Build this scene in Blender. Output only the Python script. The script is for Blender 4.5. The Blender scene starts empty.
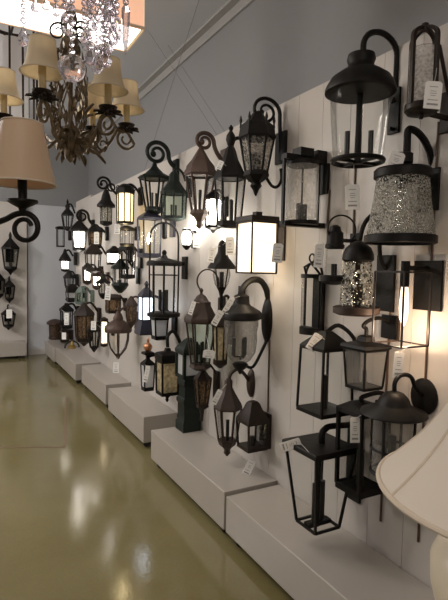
import bpy, bmesh, math, random
from mathutils import Vector, Matrix
from mathutils.bvhtree import BVHTree
random.seed(7)
PI = math.pi
sc = bpy.context.scene
COL = sc.collection

# ---------------------------------------------------------------- camera
EYE = Vector((0, 0, 1.5))
FPX = 497.14
YAW, PITCH, ROLL = 0.496726, 0.062487, 0.019912
_fw = Vector((math.sin(YAW), math.cos(YAW), 0)); _rt = Vector((math.cos(YAW), -math.sin(YAW), 0)); _up = Vector((0, 0, 1))
FW = _fw * math.cos(PITCH) - _up * math.sin(PITCH)
_u2 = _up * math.cos(PITCH) + _fw * math.sin(PITCH)
RT = _rt * math.cos(ROLL) + _u2 * math.sin(ROLL)
UP = _u2 * math.cos(ROLL) - _rt * math.sin(ROLL)
cam = bpy.data.cameras.new('camera'); camo = bpy.data.objects.new('camera', cam); COL.objects.link(camo)
camo.matrix_world = Matrix(((RT.x, UP.x, -FW.x, EYE.x), (RT.y, UP.y, -FW.y, EYE.y), (RT.z, UP.z, -FW.z, EYE.z), (0, 0, 0, 1)))
cam.sensor_fit = 'VERTICAL'; cam.sensor_height = 24.0; cam.lens = FPX * 24.0 / 600.0
cam.clip_start = 0.02
sc.camera = camo
# ---------------------------------------------------------------- world, lights, exposure
sc.view_settings.view_transform = 'Standard'; sc.view_settings.look = 'None'
sc.view_settings.gamma = 1.0; sc.view_settings.use_curve_mapping = False
sc.view_settings.exposure = 0.0
sc.cycles.transparent_max_bounces = 40
w = bpy.data.worlds.new('world'); sc.world = w; w.use_nodes = True
w.node_tree.nodes['Background'].inputs[0].default_value = (0.5, 0.55, 0.65, 1)
w.node_tree.nodes['Background'].inputs[1].default_value = 0.05

def area(name, loc, sx, sy, power, col, rot=(0, 0, 0)):
    l = bpy.data.lights.new(name, 'AREA'); l.shape = 'RECTANGLE'; l.size = sx; l.size_y = sy
    l.energy = power; l.color = col
    o = bpy.data.objects.new(name, l); o.location = loc; o.rotation_euler = rot; COL.objects.link(o)
    return o
def globe(name, loc, power, col, r=0.25):
    l = bpy.data.lights.new(name, 'POINT'); l.energy = power; l.color = col; l.shadow_soft_size = r
    o = bpy.data.objects.new(name, l); o.location = loc; COL.objects.link(o)
    return o
# the showroom's other hanging lights, over the aisle to the left and behind the camera
globe('showroom_pendant_light', (-0.5, -1.6, 2.6), 66, (1.0, 0.88, 0.77))
globe('showroom_pendant_light', (-2.2, 4.5, 2.5), 105, (1.0, 0.92, 0.84))
globe('showroom_pendant_light', (-2.2, 6.2, 2.5), 170, (1.0, 0.94, 0.89))
area('ceiling_light', (-1.0, 1.2, 3.62), 1.2, 1.2, 8, (1.0, 0.88, 0.78))
area('ceiling_light', (-1.0, 4.6, 3.62), 1.2, 1.2, 26, (1.0, 0.93, 0.87))

# ---------------------------------------------------------------- photo measuring helpers
WALL = 1.647           # distance of the display panels to the right of the camera
def ray(px, py): return FW + RT * ((px - 224) / FPX) - UP * ((py - 300) / FPX)
def onX(px, py, X):
    d = ray(px, py); return EYE + d * ((X - EYE.x) / d.x)
def onY(px, py, Y):
    d = ray(px, py); return EYE + d * ((Y - EYE.y) / d.y)
def onZ(px, py, Z):
    d = ray(px, py); return EYE + d * ((Z - EYE.z) / d.z)
def onD(px, py, D): return EYE + ray(px, py) * D
def proj(P):
    v = Vector(P) - EYE; d = v.dot(FW)
    return 224 + FPX * v.dot(RT) / d, 300 - FPX * v.dot(UP) / d, d

# ---------------------------------------------------------------- materials
def newmat(name):
    m = bpy.data.materials.new(name); m.use_nodes = True
    nt = m.node_tree
    return m, nt, nt.nodes['Principled BSDF'], nt.nodes['Material Output']
def texco(nt, scale=1.0):
    tc = nt.nodes.new('ShaderNodeTexCoord'); mp = nt.nodes.new('ShaderNodeMapping')
    mp.inputs['Scale'].default_value = (scale, scale, scale)
    nt.links.new(tc.outputs['Object'], mp.inputs[0]); return mp.outputs[0]
def noisy(name, c0, c1, rough=0.5, metal=0.0, scale=8.0, bump=0.0, detail=4.0, coat=0.0, r1=None, spec=0.5):
    m, nt, b, out = newmat(name)
    co = texco(nt, scale)
    n = nt.nodes.new('ShaderNodeTexNoise'); n.inputs['Detail'].default_value = detail; n.inputs['Scale'].default_value = 1.0
    nt.links.new(co, n.inputs['Vector'])
    mx = nt.nodes.new('ShaderNodeMix'); mx.data_type = 'RGBA'
    mx.inputs[6].default_value = (*c0, 1); mx.inputs[7].default_value = (*c1, 1)
    nt.links.new(n.outputs['Fac'], mx.inputs[0]); nt.links.new(mx.outputs[2], b.inputs['Base Color'])
    b.inputs['Roughness'].default_value = rough; b.inputs['Metallic'].default_value = metal
    b.inputs['Coat Weight'].default_value = coat; b.inputs['Specular IOR Level'].default_value = spec
    if coat: b.inputs['Coat Roughness'].default_value = 0.08
    if r1 is not None:
        mr = nt.nodes.new('ShaderNodeMapRange'); mr.inputs[3].default_value = rough; mr.inputs[4].default_value = r1
        nt.links.new(n.outputs['Fac'], mr.inputs[0]); nt.links.new(mr.outputs[0], b.inputs['Roughness'])
    if bump:
        bp = nt.nodes.new('ShaderNodeBump'); bp.inputs['Strength'].default_value = bump; bp.inputs['Distance'].default_value = 0.01
        nt.links.new(n.outputs['Fac'], bp.inputs['Height']); nt.links.new(bp.outputs[0], b.inputs['Normal'])
    return m
def glow(name, col, strength, mixc=None):
    m, nt, b, out = newmat(name)
    b.inputs['Base Color'].default_value = (*(mixc or col), 1); b.inputs['Roughness'].default_value = 0.4
    b.inputs['Emission Color'].default_value = (*col, 1); b.inputs['Emission Strength'].default_value = strength
    return m
def clearglass(name, tint=(0.93, 0.94, 0.93), kind='clear', milk=0.0, milkcol=(0.7, 0.68, 0.62), scale=60, bumps=0.5, ior=1.22, rough=0.04):
    m, nt, b, out = newmat(name); nt.nodes.remove(b)
    tr = nt.nodes.new('ShaderNodeBsdfTransparent'); tr.inputs[0].default_value = (*tint, 1)
    gl = nt.nodes.new('ShaderNodeBsdfGlossy'); gl.inputs['Roughness'].default_value = rough
    fr = nt.nodes.new('ShaderNodeFresnel'); fr.inputs[0].default_value = ior
    mx = nt.nodes.new('ShaderNodeMixShader')
    sc_ = nt.nodes.new('ShaderNodeMath'); sc_.operation = 'MULTIPLY'; sc_.inputs[1].default_value = 0.5
    nt.links.new(fr.outputs[0], sc_.inputs[0]); nt.links.new(sc_.outputs[0], mx.inputs[0]); nt.links.new(tr.outputs[0], mx.inputs[1]); nt.links.new(gl.outputs[0], mx.inputs[2])
    last = mx.outputs[0]; fac = None
    if kind in ('seeded', 'crackle'):
        co = texco(nt, scale)
        if kind == 'seeded':
            t = nt.nodes.new('ShaderNodeTexNoise'); t.inputs['Scale'].default_value = 1.0; h = t.outputs['Fac']
        else:
            t = nt.nodes.new('ShaderNodeTexVoronoi'); t.inputs['Scale'].default_value = 1.0; h = t.outputs['Distance']
        nt.links.new(co, t.inputs['Vector'])
        bp = nt.nodes.new('ShaderNodeBump'); bp.inputs['Strength'].default_value = bumps; bp.inputs['Distance'].default_value = 0.02
        nt.links.new(h, bp.inputs['Height'])
        nt.links.new(bp.outputs[0], gl.inputs['Normal']); nt.links.new(bp.outputs[0], fr.inputs['Normal'])
        fac = h
    if milk > 0:
        df = nt.nodes.new('ShaderNodeBsdfDiffuse'); df.inputs[0].default_value = (*milkcol, 1)
        tl = nt.nodes.new('ShaderNodeBsdfTranslucent'); tl.inputs[0].default_value = (*milkcol, 1)
        a = nt.nodes.new('ShaderNodeMixShader'); a.inputs[0].default_value = 0.5
        nt.links.new(df.outputs[0], a.inputs[1]); nt.links.new(tl.outputs[0], a.inputs[2])
        m2 = nt.nodes.new('ShaderNodeMixShader'); m2.inputs[0].default_value = milk
        if fac is not None:
            mr = nt.nodes.new('ShaderNodeMapRange'); mr.inputs[1].default_value = 0.25; mr.inputs[2].default_value = 0.75
            mr.inputs[3].default_value = milk * 0.25; mr.inputs[4].default_value = min(1, milk * 1.8)
            nt.links.new(fac, mr.inputs[0]); nt.links.new(mr.outputs[0], m2.inputs[0])
        nt.links.new(last, m2.inputs[1]); nt.links.new(a.outputs[0], m2.inputs[2]); last = m2.outputs[0]
    nt.links.new(last, out.inputs[0])
    return m

M = {}
M['panel'] = noisy('panel_paint', (0.51, 0.475, 0.44), (0.56, 0.52, 0.485), 0.5, scale=1.5)
M['plinth'] = noisy('plinth_laminate', (0.385, 0.35, 0.315), (0.42, 0.385, 0.345), 0.32, scale=3)
M['plinthedge'] = noisy('plinth_caster', (0.02, 0.02, 0.02), (0.03, 0.03, 0.03), 0.5)
M['upper'] = noisy('grey_wall_paint', (0.262, 0.262, 0.268), (0.285, 0.285, 0.29), 0.7, scale=1.2)
M['ceil'] = noisy('ceiling_paint', (0.57, 0.58, 0.62), (0.60, 0.61, 0.65), 0.8, scale=1.2)
M['crown'] = noisy('moulding_paint', (0.36, 0.355, 0.35), (0.40, 0.39, 0.385), 0.6, scale=1.2)
M['farpanel'] = noisy('far_panel_shade_tint', (0.54, 0.555, 0.59), (0.58, 0.595, 0.63), 0.6, scale=1.2)  # white panel; the bluish tint of shade is put into its paint
M['white'] = noisy('white_paint', (0.62, 0.61, 0.60), (0.68, 0.66, 0.65), 0.5)
M['black'] = noisy('black_iron', (0.0045, 0.0038, 0.0034), (0.009, 0.0075, 0.0065), 0.5, 0.0, 30, 0.15, spec=0.22)
M['bronze'] = noisy('dark_bronze', (0.013, 0.008, 0.006), (0.027, 0.016, 0.011), 0.45, 0.1, 30, 0.15, spec=0.3)
M['copper'] = noisy('aged_copper', (0.050, 0.030, 0.023), (0.095, 0.058, 0.044), 0.5, 0.3, 40, 0.1)
M['bright_copper'] = noisy('polished_copper', (0.55, 0.25, 0.13), (0.65, 0.32, 0.18), 0.3, 0.8, 40)
M['antique'] = noisy('antique_gold_bronze', (0.05, 0.036, 0.022), (0.27, 0.20, 0.12), 0.38, 0.4, 70, 0.4)  # lighter gold tone raised so the colour itself carries highlights
M['verdi'] = noisy('dark_green_patina', (0.005, 0.009, 0.0072), (0.010, 0.017, 0.0135), 0.5, 0.1, 30, 0.15, spec=0.3)
M['greypat'] = noisy('grey_green_patina', (0.10, 0.14, 0.12), (0.17, 0.21, 0.18), 0.6, 0.1, 40, 0.15)
M['navy'] = noisy('blue_black_metal', (0.025, 0.026, 0.045), (0.05, 0.05, 0.075), 0.4, 0.2, 30)
M['rust'] = noisy('rust_brown_metal', (0.026, 0.014, 0.010), (0.048, 0.026, 0.018), 0.5, 0.2, 40)
M['brass'] = noisy('brass', (0.42, 0.28, 0.08), (0.55, 0.38, 0.14), 0.3, 0.8, 30)
M['wire'] = noisy('grey_wire', (0.16, 0.16, 0.165), (0.19, 0.19, 0.2), 0.5)
M['cord'] = noisy('brown_cord', (0.07, 0.04, 0.025), (0.10, 0.055, 0.035), 0.6)
M['tag'] = noisy('tag_card', (0.92, 0.91, 0.89), (0.95, 0.94, 0.92), 0.6)
M['ink'] = noisy('tag_ink', (0.30, 0.30, 0.31), (0.36, 0.36, 0.37), 0.7)
M['string'] = noisy('tag_string', (0.55, 0.54, 0.52), (0.6, 0.6, 0.58), 0.7)
M['sleeve'] = noisy('dark_candle_sleeve', (0.012, 0.011, 0.010), (0.02, 0.018, 0.016), 0.4)
M['ivory'] = noisy('ivory_candle_sleeve', (0.55, 0.43, 0.22), (0.66, 0.53, 0.30), 0.5, scale=25)
M['clear'] = clearglass('clear_glass', (0.95, 0.955, 0.95))
M['smoky'] = clearglass('grey_clear_glass', (0.80, 0.80, 0.79))
M['green_gl'] = clearglass('green_tinted_glass', (0.80, 0.87, 0.82))
M['seeded'] = clearglass('seeded_glass', (0.92, 0.91, 0.89), 'seeded', 0.20, (0.78, 0.76, 0.73), 70, 0.6, 1.35)
M['bell'] = clearglass('seeded_bell_glass', (0.72, 0.71, 0.69), 'seeded', 0.12, (0.6, 0.58, 0.56), 90, 0.8, 1.4)
M['pale'] = clearglass('pale_glass', (0.9, 0.9, 0.89), 'clear', 0.22, (0.62, 0.60, 0.57))
M['crackle'] = clearglass('crackle_glass', (0.88, 0.87, 0.83), 'crackle', 0.42, (0.72, 0.69, 0.62), 110, 1.0, 1.7, 0.08)
def glint_glass(name, scale, white, dark):
    m, nt, b, out = newmat(name); nt.nodes.remove(b)
    co = texco(nt, scale)
    v = nt.nodes.new('ShaderNodeTexVoronoi'); v.inputs['Scale'].default_value = 1.0; nt.links.new(co, v.inputs['Vector'])
    sx = nt.nodes.new('ShaderNodeSeparateColor'); nt.links.new(v.outputs['Color'], sx.inputs[0])
    bp = nt.nodes.new('ShaderNodeBump'); bp.inputs['Strength'].default_value = 1.0; bp.inputs['Distance'].default_value = 0.02; nt.links.new(v.outputs['Distance'], bp.inputs['Height'])
    tr = nt.nodes.new('ShaderNodeBsdfTransparent'); tr.inputs[0].default_value = (.86, .86, .82, 1)
    gl = nt.nodes.new('ShaderNodeBsdfGlossy'); gl.inputs['Roughness'].default_value = .12; gl.inputs[0].default_value = (.8, .78, .72, 1); nt.links.new(bp.outputs[0], gl.inputs['Normal'])
    df = nt.nodes.new('ShaderNodeBsdfDiffuse'); df.inputs[0].default_value = (.88, .86, .80, 1); nt.links.new(bp.outputs[0], df.inputs['Normal'])  # glints painted in as random white matte cells
    def step(sock, lo, hi):
        r = nt.nodes.new('ShaderNodeMapRange'); r.inputs[1].default_value = lo; r.inputs[2].default_value = hi; nt.links.new(sock, r.inputs[0]); return r.outputs[0]
    a = nt.nodes.new('ShaderNodeMixShader'); nt.links.new(step(sx.outputs[0], 1 - dark - .05, 1 - dark + .05), a.inputs[0]); nt.links.new(tr.outputs[0], a.inputs[1]); nt.links.new(gl.outputs[0], a.inputs[2])
    c = nt.nodes.new('ShaderNodeMixShader'); nt.links.new(step(sx.outputs[1], 1 - white - .1, 1 - white + .1), c.inputs[0]); nt.links.new(a.outputs[0], c.inputs[1]); nt.links.new(df.outputs[0], c.inputs[2])
    nt.links.new(c.outputs[0], out.inputs[0]); return m
M['crackle'] = glint_glass('crackle_glass', 240, .42, .24)
M['sparkle'] = glint_glass('painted_sparkle_glass', 110, .10, .28)
M['frosty'] = clearglass('frosty_seeded_glass', (.9, .9, .9), 'seeded', .9, (.88, .85, .83), 90, .6)
M['mottled'] = clearglass('mottled_glass', (0.75, 0.72, 0.68), 'crackle', 0.22, (0.7, 0.68, 0.64), 70, 1.0, 1.8, 0.06)
M['amber'] = clearglass('amber_seeded_glass', (0.80, 0.70, 0.48), 'seeded', 0.80, (0.76, 0.68, 0.50), 30, 0.6)
M['brownglass'] = clearglass('brown_seeded_glass', (0.62, 0.52, 0.40), 'seeded', 0.40, (0.30, 0.22, 0.15), 60, 0.6)
M['frost'] = clearglass('frosted_glass', (0.85, 0.86, 0.88), 'clear', 0.92, (0.80, 0.81, 0.82))
M['lit_warm'] = glow('lit_warm_glass', (1.0, 0.80, 0.55), 1.9)
M['lit_amber'] = glow('lit_amber_glass', (1.0, 0.74, 0.36), 2.6)
M['lit_white'] = glow('lit_white_glass', (1.0, 0.92, 0.80), 8.0)
M['lit_cool'] = glow('lit_cool_panel', (0.80, 0.88, 1.0), 4.0)
M['bulb'] = glow('lit_bulb', (1.0, 0.90, 0.75), 28.0)
M['bulb_pink'] = glow('lit_pink_bulb', (1.0, 0.62, 0.62), 5.0)
M['bulbglass'] = glow('glowing_bulb_glass', (1.0, 0.78, 0.58), 3.0)
M['filament'] = glow('lit_filament_bulb', (1.0, 0.72, 0.50), 14.0)
M['diffuser'] = glow('lit_diffuser', (1.0, 0.95, 0.86), 5.0)

def fabric(name, c, trans=0.45, coat=0.0, lit=None):
    m, nt, b, out = newmat(name)
    co = texco(nt, 1.0); wv = nt.nodes.new('ShaderNodeTexNoise'); wv.inputs['Scale'].default_value = 900
    nt.links.new(co, wv.inputs['Vector'])
    bp = nt.nodes.new('ShaderNodeBump'); bp.inputs['Strength'].default_value = 0.12; bp.inputs['Distance'].default_value = 0.002
    nt.links.new(wv.outputs['Fac'], bp.inputs['Height']); nt.links.new(bp.outputs[0], b.inputs['Normal'])
    b.inputs['Base Color'].default_value = (*c, 1); b.inputs['Roughness'].default_value = 0.8
    b.inputs['Coat Weight'].default_value = coat; b.inputs['Coat Roughness'].default_value = 0.06
    if coat:
        mp = nt.nodes.new('ShaderNodeMapping'); mp.inputs['Scale'].default_value = (60, 60, 5); nt.links.new(co, mp.inputs[0])
        wn = nt.nodes.new('ShaderNodeTexNoise'); wn.inputs['Scale'].default_value = 1.0; nt.links.new(mp.outputs[0], wn.inputs['Vector'])
        b2 = nt.nodes.new('ShaderNodeBump'); b2.inputs['Strength'].default_value = 0.5; b2.inputs['Distance'].default_value = 0.006
        nt.links.new(wn.outputs['Fac'], b2.inputs['Height']); nt.links.new(b2.outputs[0], b.inputs['Coat Normal'])
    if lit:
        b.inputs['Emission Color'].default_value = (*lit[0], 1); b.inputs['Emission Strength'].default_value = lit[1]
    tl = nt.nodes.new('ShaderNodeBsdfTranslucent'); tl.inputs[0].default_value = (*c, 1)
    mx = nt.nodes.new('ShaderNodeMixShader'); mx.inputs[0].default_value = trans
    nt.links.new(b.outputs[0], mx.inputs[1]); nt.links.new(tl.outputs[0], mx.inputs[2]); nt.links.new(mx.outputs[0], out.inputs[0])
    return m
M['shade_tan'] = fabric('tan_linen', (0.86, 0.77, 0.60))
M['shade_wrap'] = fabric('wrapped_beige_linen', (0.76, 0.58, 0.41), 0.3, 1.0)
M['shade_white'] = fabric('cream_fabric', (0.90, 0.83, 0.74), 0.35)
M['shade_trim'] = fabric('cream_trim', (0.72, 0.62, 0.50), 0.1)
M['shade_lit'] = fabric('lit_pink_linen', (0.75, 0.55, 0.42), 0.3, 0, ((1.0, 0.68, 0.50), 0.55))
M['shade_lit_end'] = fabric('lit_cream_linen', (0.80, 0.70, 0.52), 0.3, 0, ((1.0, 0.85, 0.62), 0.75))
M['ceramic'] = noisy('ivory_ceramic', (0.66, 0.58, 0.45), (0.72, 0.64, 0.51), 0.3, scale=6)
M['wood'] = noisy('dark_table_wood', (0.06, 0.035, 0.02), (0.10, 0.06, 0.035), 0.4, scale=12)
def crystal():
    m, nt, b, out = newmat('crystal'); nt.nodes.remove(b)
    g = nt.nodes.new('ShaderNodeBsdfGlass'); g.inputs['IOR'].default_value = 1.55; g.inputs['Roughness'].default_value = 0.0
    g.inputs[0].default_value = (0.96, 0.95, 0.98, 1)
    t = nt.nodes.new('ShaderNodeBsdfTransparent'); t.inputs[0].default_value = (.95, .93, .97, 1)
    x = nt.nodes.new('ShaderNodeMixShader'); x.inputs[0].default_value = .3
    nt.links.new(g.outputs[0], x.inputs[1]); nt.links.new(t.outputs[0], x.inputs[2]); nt.links.new(x.outputs[0], out.inputs[0]); return m
M['crystal'] = crystal()
def floor_mat():
    m, nt, b, out = newmat('polished_concrete')
    co = texco(nt, 1.0)
    n1 = nt.nodes.new('ShaderNodeTexNoise'); n1.inputs['Scale'].default_value = 0.9; n1.inputs['Detail'].default_value = 6
    n2 = nt.nodes.new('ShaderNodeTexNoise'); n2.inputs['Scale'].default_value = 48; n2.inputs['Detail'].default_value = 3
    n3 = nt.nodes.new('ShaderNodeTexNoise'); n3.inputs['Scale'].default_value = 120; n3.inputs['Detail'].default_value = 2
    for n in (n1, n2, n3): nt.links.new(co, n.inputs['Vector'])
    cr = nt.nodes.new('ShaderNodeValToRGB')
    cr.color_ramp.elements[0].position = 0.3; cr.color_ramp.elements[0].color = (0.185, 0.155, 0.066, 1)
    cr.color_ramp.elements[1].position = 0.7; cr.color_ramp.elements[1].color = (0.255, 0.222, 0.112, 1)
    nt.links.new(n1.outputs['Fac'], cr.inputs[0])
    mx = nt.nodes.new('ShaderNodeMix'); mx.data_type = 'RGBA'; mx.blend_type = 'MULTIPLY'; mx.inputs[0].default_value = 0.3
    nt.links.new(cr.outputs[0], mx.inputs[6]); nt.links.new(n3.outputs['Color'], mx.inputs[7])
    nt.links.new(mx.outputs[2], b.inputs['Base Color'])
    b.inputs['Roughness'].default_value = 0.12; b.inputs['Specular IOR Level'].default_value = 0.75
    bp = nt.nodes.new('ShaderNodeBump'); bp.inputs['Strength'].default_value = 0.16; bp.inputs['Distance'].default_value = 0.003
    nt.links.new(n2.outputs['Fac'], bp.inputs['Height']); nt.links.new(bp.outputs[0], b.inputs['Normal'])
    return m
M['floor'] = floor_mat()
M['seam'] = noisy('floor_seam', (0.17, 0.105, 0.06), (0.20, 0.135, 0.08), 0.3)

# ---------------------------------------------------------------- mesh builder
class MB:
    def __init__(s): s.v = []; s.f = []
    def add(s, vs, fs):
        o = len(s.v); s.v += [tuple(v) for v in vs]; s.f += [tuple(i + o for i in f) for f in fs]; return s
    def box(s, c, h, rz=0.0):
        cx, cy, cz = c; a, b, d = h; vs = []
        for z in (-d, d):
            for x, y in ((-a, -b), (a, -b), (a, b), (-a, b)):
                vs.append((cx + x * math.cos(rz) - y * math.sin(rz), cy + x * math.sin(rz) + y * math.cos(rz), cz + z))
        return s.add(vs, [(0, 3, 2, 1), (4, 5, 6, 7), (0, 1, 5, 4), (1, 2, 6, 5), (2, 3, 7, 6), (3, 0, 4, 7)])
    def bar(s, p, q, t, t2=None): return s.tube([p, q], t, 4, t2, PI / 4)
    def tube(s, pts, r, seg=8, r1=None, ph=0.0, flat=1.0):
        P = [Vector(p) for p in pts]; n = len(P)
        if n < 2: return s
        T = []
        for i in range(n):
            d = P[min(i + 1, n - 1)] - P[max(i - 1, 0)]
            T.append(d.normalized() if d.length > 1e-9 else Vector((0, 0, 1)))
        a = Vector((0, 1, 0)) if abs(T[0].y) < 0.9 else Vector((1, 0, 0))
        u = (a - T[0] * a.dot(T[0])).normalized(); vs = []
        for i in range(n):
            u = (u - T[i] * u.dot(T[i])).normalized(); b = T[i].cross(u)
            rr = r if r1 is None else r + (r1 - r) * i / (n - 1)
            for k in range(seg):
                t = ph + 2 * PI * k / seg
                vs.append(P[i] + u * (math.cos(t) * rr * flat) + b * (math.sin(t) * rr))
        fs = [(i * seg + k, i * seg + (k + 1) % seg, (i + 1) * seg + (k + 1) % seg, (i + 1) * seg + k) for i in range(n - 1) for k in range(seg)]
        fs.append(tuple(range(seg))[::-1]); fs.append(tuple((n - 1) * seg + k for k in range(seg)))
        return s.add(vs, fs)
    def lathe(s, prof, n=24, ph=0.0, c=(0, 0), cap=True):
        vs = []; fs = []
        for r, z in prof:
            for k in range(n):
                t = ph + 2 * PI * k / n
                vs.append((c[0] + r * math.cos(t), c[1] + r * math.sin(t), z))
        m = len(prof)
        for i in range(m - 1):
            for k in range(n):
                fs.append((i * n + k, i * n + (k + 1) % n, (i + 1) * n + (k + 1) % n, (i + 1) * n + k))
        if cap: fs.append(tuple(range(n))[::-1]); fs.append(tuple((m - 1) * n + k for k in range(n)))
        return s.add(vs, fs)
    def shell(s, prof, th, n=32, ph=0.0, c=(0, 0)):
        """open thick-walled surface of revolution"""
        out = [(r, z) for r, z in prof] + [(max(r - th, 0.001), z) for r, z in prof[::-1]]
        out.append(out[0]); return s.lathe(out, n, ph, c, cap=False)
    def torus(s, c, R, r, n=28, m=8, plane='xy', a0=0.0, a1=2 * PI, ex=1.0):
        pts = []
        full = abs(a1 - a0 - 2 * PI) < 1e-6
        for i in range(n + 1):
            t = a0 + (a1 - a0) * i / n; x, y = R * math.cos(t) * ex, R * math.sin(t)
            pts.append({'xy': (c[0] + x, c[1] + y, c[2]), 'xz': (c[0] + x, c[1], c[2] + y), 'yz': (c[0], c[1] + x, c[2] + y)}[plane])
        return s.tube(pts, r, m)
    def sphere(s, c, r, n=14, m=9, sz=1.0):
        return s.lathe([(max(r * math.sin(PI * i / m), r * 0.01), c[2] - r * sz * math.cos(PI * i / m)) for i in range(m + 1)], n, 0, (c[0], c[1]))
    def build(s, name, mat, parent=None, k=1.0, loc=(0, 0, 0), ang=35, bevel=0.0, rot=None):
        me = bpy.data.meshes.new(name)
        me.from_pydata([(x * k, y * k, z * k) for x, y, z in s.v], [], s.f)
        bm = bmesh.new(); bm.from_mesh(me); bmesh.ops.remove_doubles(bm, verts=bm.verts, dist=1e-6)
        bmesh.ops.recalc_face_normals(bm, faces=bm.faces); bm.to_mesh(me); bm.free()
        for p in me.polygons: p.use_smooth = True
        me.set_sharp_from_angle(angle=math.radians(ang))
        me.materials.append(M[mat] if isinstance(mat, str) else mat)
        o = bpy.data.objects.new(name, me); COL.objects.link(o); o.location = loc
        if rot: o.rotation_euler = rot
        if parent: o.parent = parent
        if bevel:
            b = o.modifiers.new('bevel', 'BEVEL'); b.width = bevel; b.segments = 2; b.limit_method = 'ANGLE'
        return o

def tag(o, label, cat, group=None, kind=None):
    if label: o['label'] = label
    if cat: o['category'] = cat
    if group: o['group'] = group
    if kind: o['kind'] = kind
    return o
def struct(name, mb, mat, **kw):
    o = mb.build(name, mat, **kw); o['kind'] = 'structure'; return o
def empty(name, loc, label, cat, group=None, rz=0.0):
    o = bpy.data.objects.new(name, None); o.empty_display_size = 0.05; COL.objects.link(o); o.location = loc; o.rotation_euler = (0, 0, rz)
    return tag(o, label, cat, group)
def lamp_light(name, loc, power, col=(1, 0.85, 0.65), r=0.02, parent=None):
    l = bpy.data.lights.new(name, 'POINT'); l.energy = power; l.color = col; l.shadow_soft_size = r
    o = bpy.data.objects.new(name, l); o.location = loc; COL.objects.link(o)
    if parent: o.parent = parent
    return o

# ---------------------------------------------------------------- the room
CEIL = 3.68; ROOMX = 2.07; FARY = 8.88; LEFTX = -4.5; BACKY = -3.0
struct('floor', MB().box(((LEFTX + ROOMX) / 2, (FARY + BACKY) / 2, -0.05), ((ROOMX - LEFTX) / 2 + .1, (FARY - BACKY) / 2 + .1, 0.05)), 'floor')
struct('ceiling', MB().box(((LEFTX + ROOMX) / 2, (FARY + BACKY) / 2, CEIL + 0.05), ((ROOMX - LEFTX) / 2 + .1, (FARY - BACKY) / 2 + .1, 0.05)), 'ceil')
struct('wall_right', MB().box((ROOMX + 0.05, (FARY + BACKY) / 2, CEIL / 2), (0.05, (FARY - BACKY) / 2 + .1, CEIL / 2)), 'upper')
struct('wall_far', MB().box(((LEFTX + ROOMX) / 2, FARY + 0.05, CEIL / 2), ((ROOMX - LEFTX) / 2, 0.05, CEIL / 2)), 'upper')
struct('wall_left', MB().box((LEFTX - 0.05, (FARY + BACKY) / 2, CEIL / 2), (0.05, (FARY - BACKY) / 2 + .1, CEIL / 2)), 'upper')
struct('wall_back', MB().box(((LEFTX + ROOMX) / 2, BACKY - 0.05, CEIL / 2), ((ROOMX - LEFTX) / 2, 0.05, CEIL / 2)), 'upper')
# crown moulding along the right wall: two stepped fillets
cm = MB(); cm.box((ROOMX - 0.012, (FARY + BACKY) / 2, CEIL - 0.05), (0.012, (FARY - BACKY) / 2, 0.05))
cm.box((ROOMX - 0.045, (FARY + BACKY) / 2, CEIL - 0.012), (0.045, (FARY - BACKY) / 2, 0.012))
struct('trim_1', cm, 'crown', bevel=0.004)
# display panels: tongue-and-groove boards, 2.44 m high, standing in front of the wall
PTOP = 2.444; PEND = 7.02
pm = MB(); pw = 0.203; y = 0.2
while y < PEND - 0.02:
    y1 = min(y + pw, PEND)
    pm.box((WALL + 0.02, (y + y1) / 2, PTOP / 2), (0.02, (y1 - y) / 2 - 0.0011, PTOP / 2)); y = y1
pm.box((WALL + 0.045, (0.2 + PEND) / 2, PTOP / 2), (0.012, (PEND - 0.2) / 2, PTOP / 2 - 0.003))
struct('wall_panel_right', pm, 'panel')
pe = MB(); y = PEND + 0.004
while y < 7.97:
    y1 = min(y + pw, 7.98); pe.box((WALL + 0.045, (y + y1) / 2, 1.245), (0.02, (y1 - y) / 2 - 0.002, 1.245)); y = y1
struct('wall_panel_end', pe, 'panel')
struct('wall_panel_far', MB().box((1.54, FARY - 0.045, 1.25), (0.475, 0.03, 1.25)), 'farpanel')
struct('wall_panel_left', MB().box((-0.45, FARY - 0.13, 1.25), (1.49, 0.03, 1.25)), 'panel')
struct('baseboard_far', MB().box((1.54, FARY - 0.087, 0.055), (0.475, 0.010, 0.055)), 'white')
# worn joint line in the concrete
a, b, c = onZ(67, 398, 0.0), onZ(64.5, 447, 0.0), onZ(-60, 448, 0.0)
sm = MB()
for p, q in ((a, b), (b, c)):
    d = (q - p).normalized(); n = Vector((-d.y, d.x, 0)) * 0.011
    sm.add([p + n + Vector((0, 0, .0015)), p - n + Vector((0, 0, .0015)), q - n + Vector((0, 0, .0015)), q + n + Vector((0, 0, .0015))], [(0, 1, 2, 3)])
struct('trim_2', sm, 'seam')

# ---------------------------------------------------------------- plinths on casters
PH = 0.267
def plinth(y0, y1, x0, label, h=PH):
    t = empty('display_plinth', (x0, y0, 0), label, 'plinth', 'low display plinths along the lantern wall')
    L = y1 - y0; D = WALL - 0.004 - x0
    MB().box((D / 2, L / 2, (0.055 + h) / 2), (D / 2, L / 2, (h - 0.055) / 2)).build('box', 'plinth', t, bevel=0.004)
    for x in (0.05, D - 0.05):
        for yy in (0.07, L - 0.07):
            m = MB(); m.lathe([(0.026, -0.012), (0.026, 0.012)], 16)
            m.v = [(xx, zz, yyv + 0.026) for xx, yyv, zz in m.v]
            m.box((0, 0, 0.053), (0.03, 0.025, 0.004)); m.box((0, 0.014, 0.035), (0.008, 0.002, 0.016)); m.box((0, -0.014, 0.035), (0.008, 0.002, 0.016))
            m.build('caster', 'plinthedge', t, loc=(x, yy, 0))
    return t
plinth(0.55, 2.315, 1.293, 'grey-white low plinth nearest the camera, under the tapered open black lantern', 0.257)
plinth(2.335, 3.50, 1.292, 'grey-white low plinth under the copper carriage lantern and square bronze lantern', 0.272)
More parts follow.
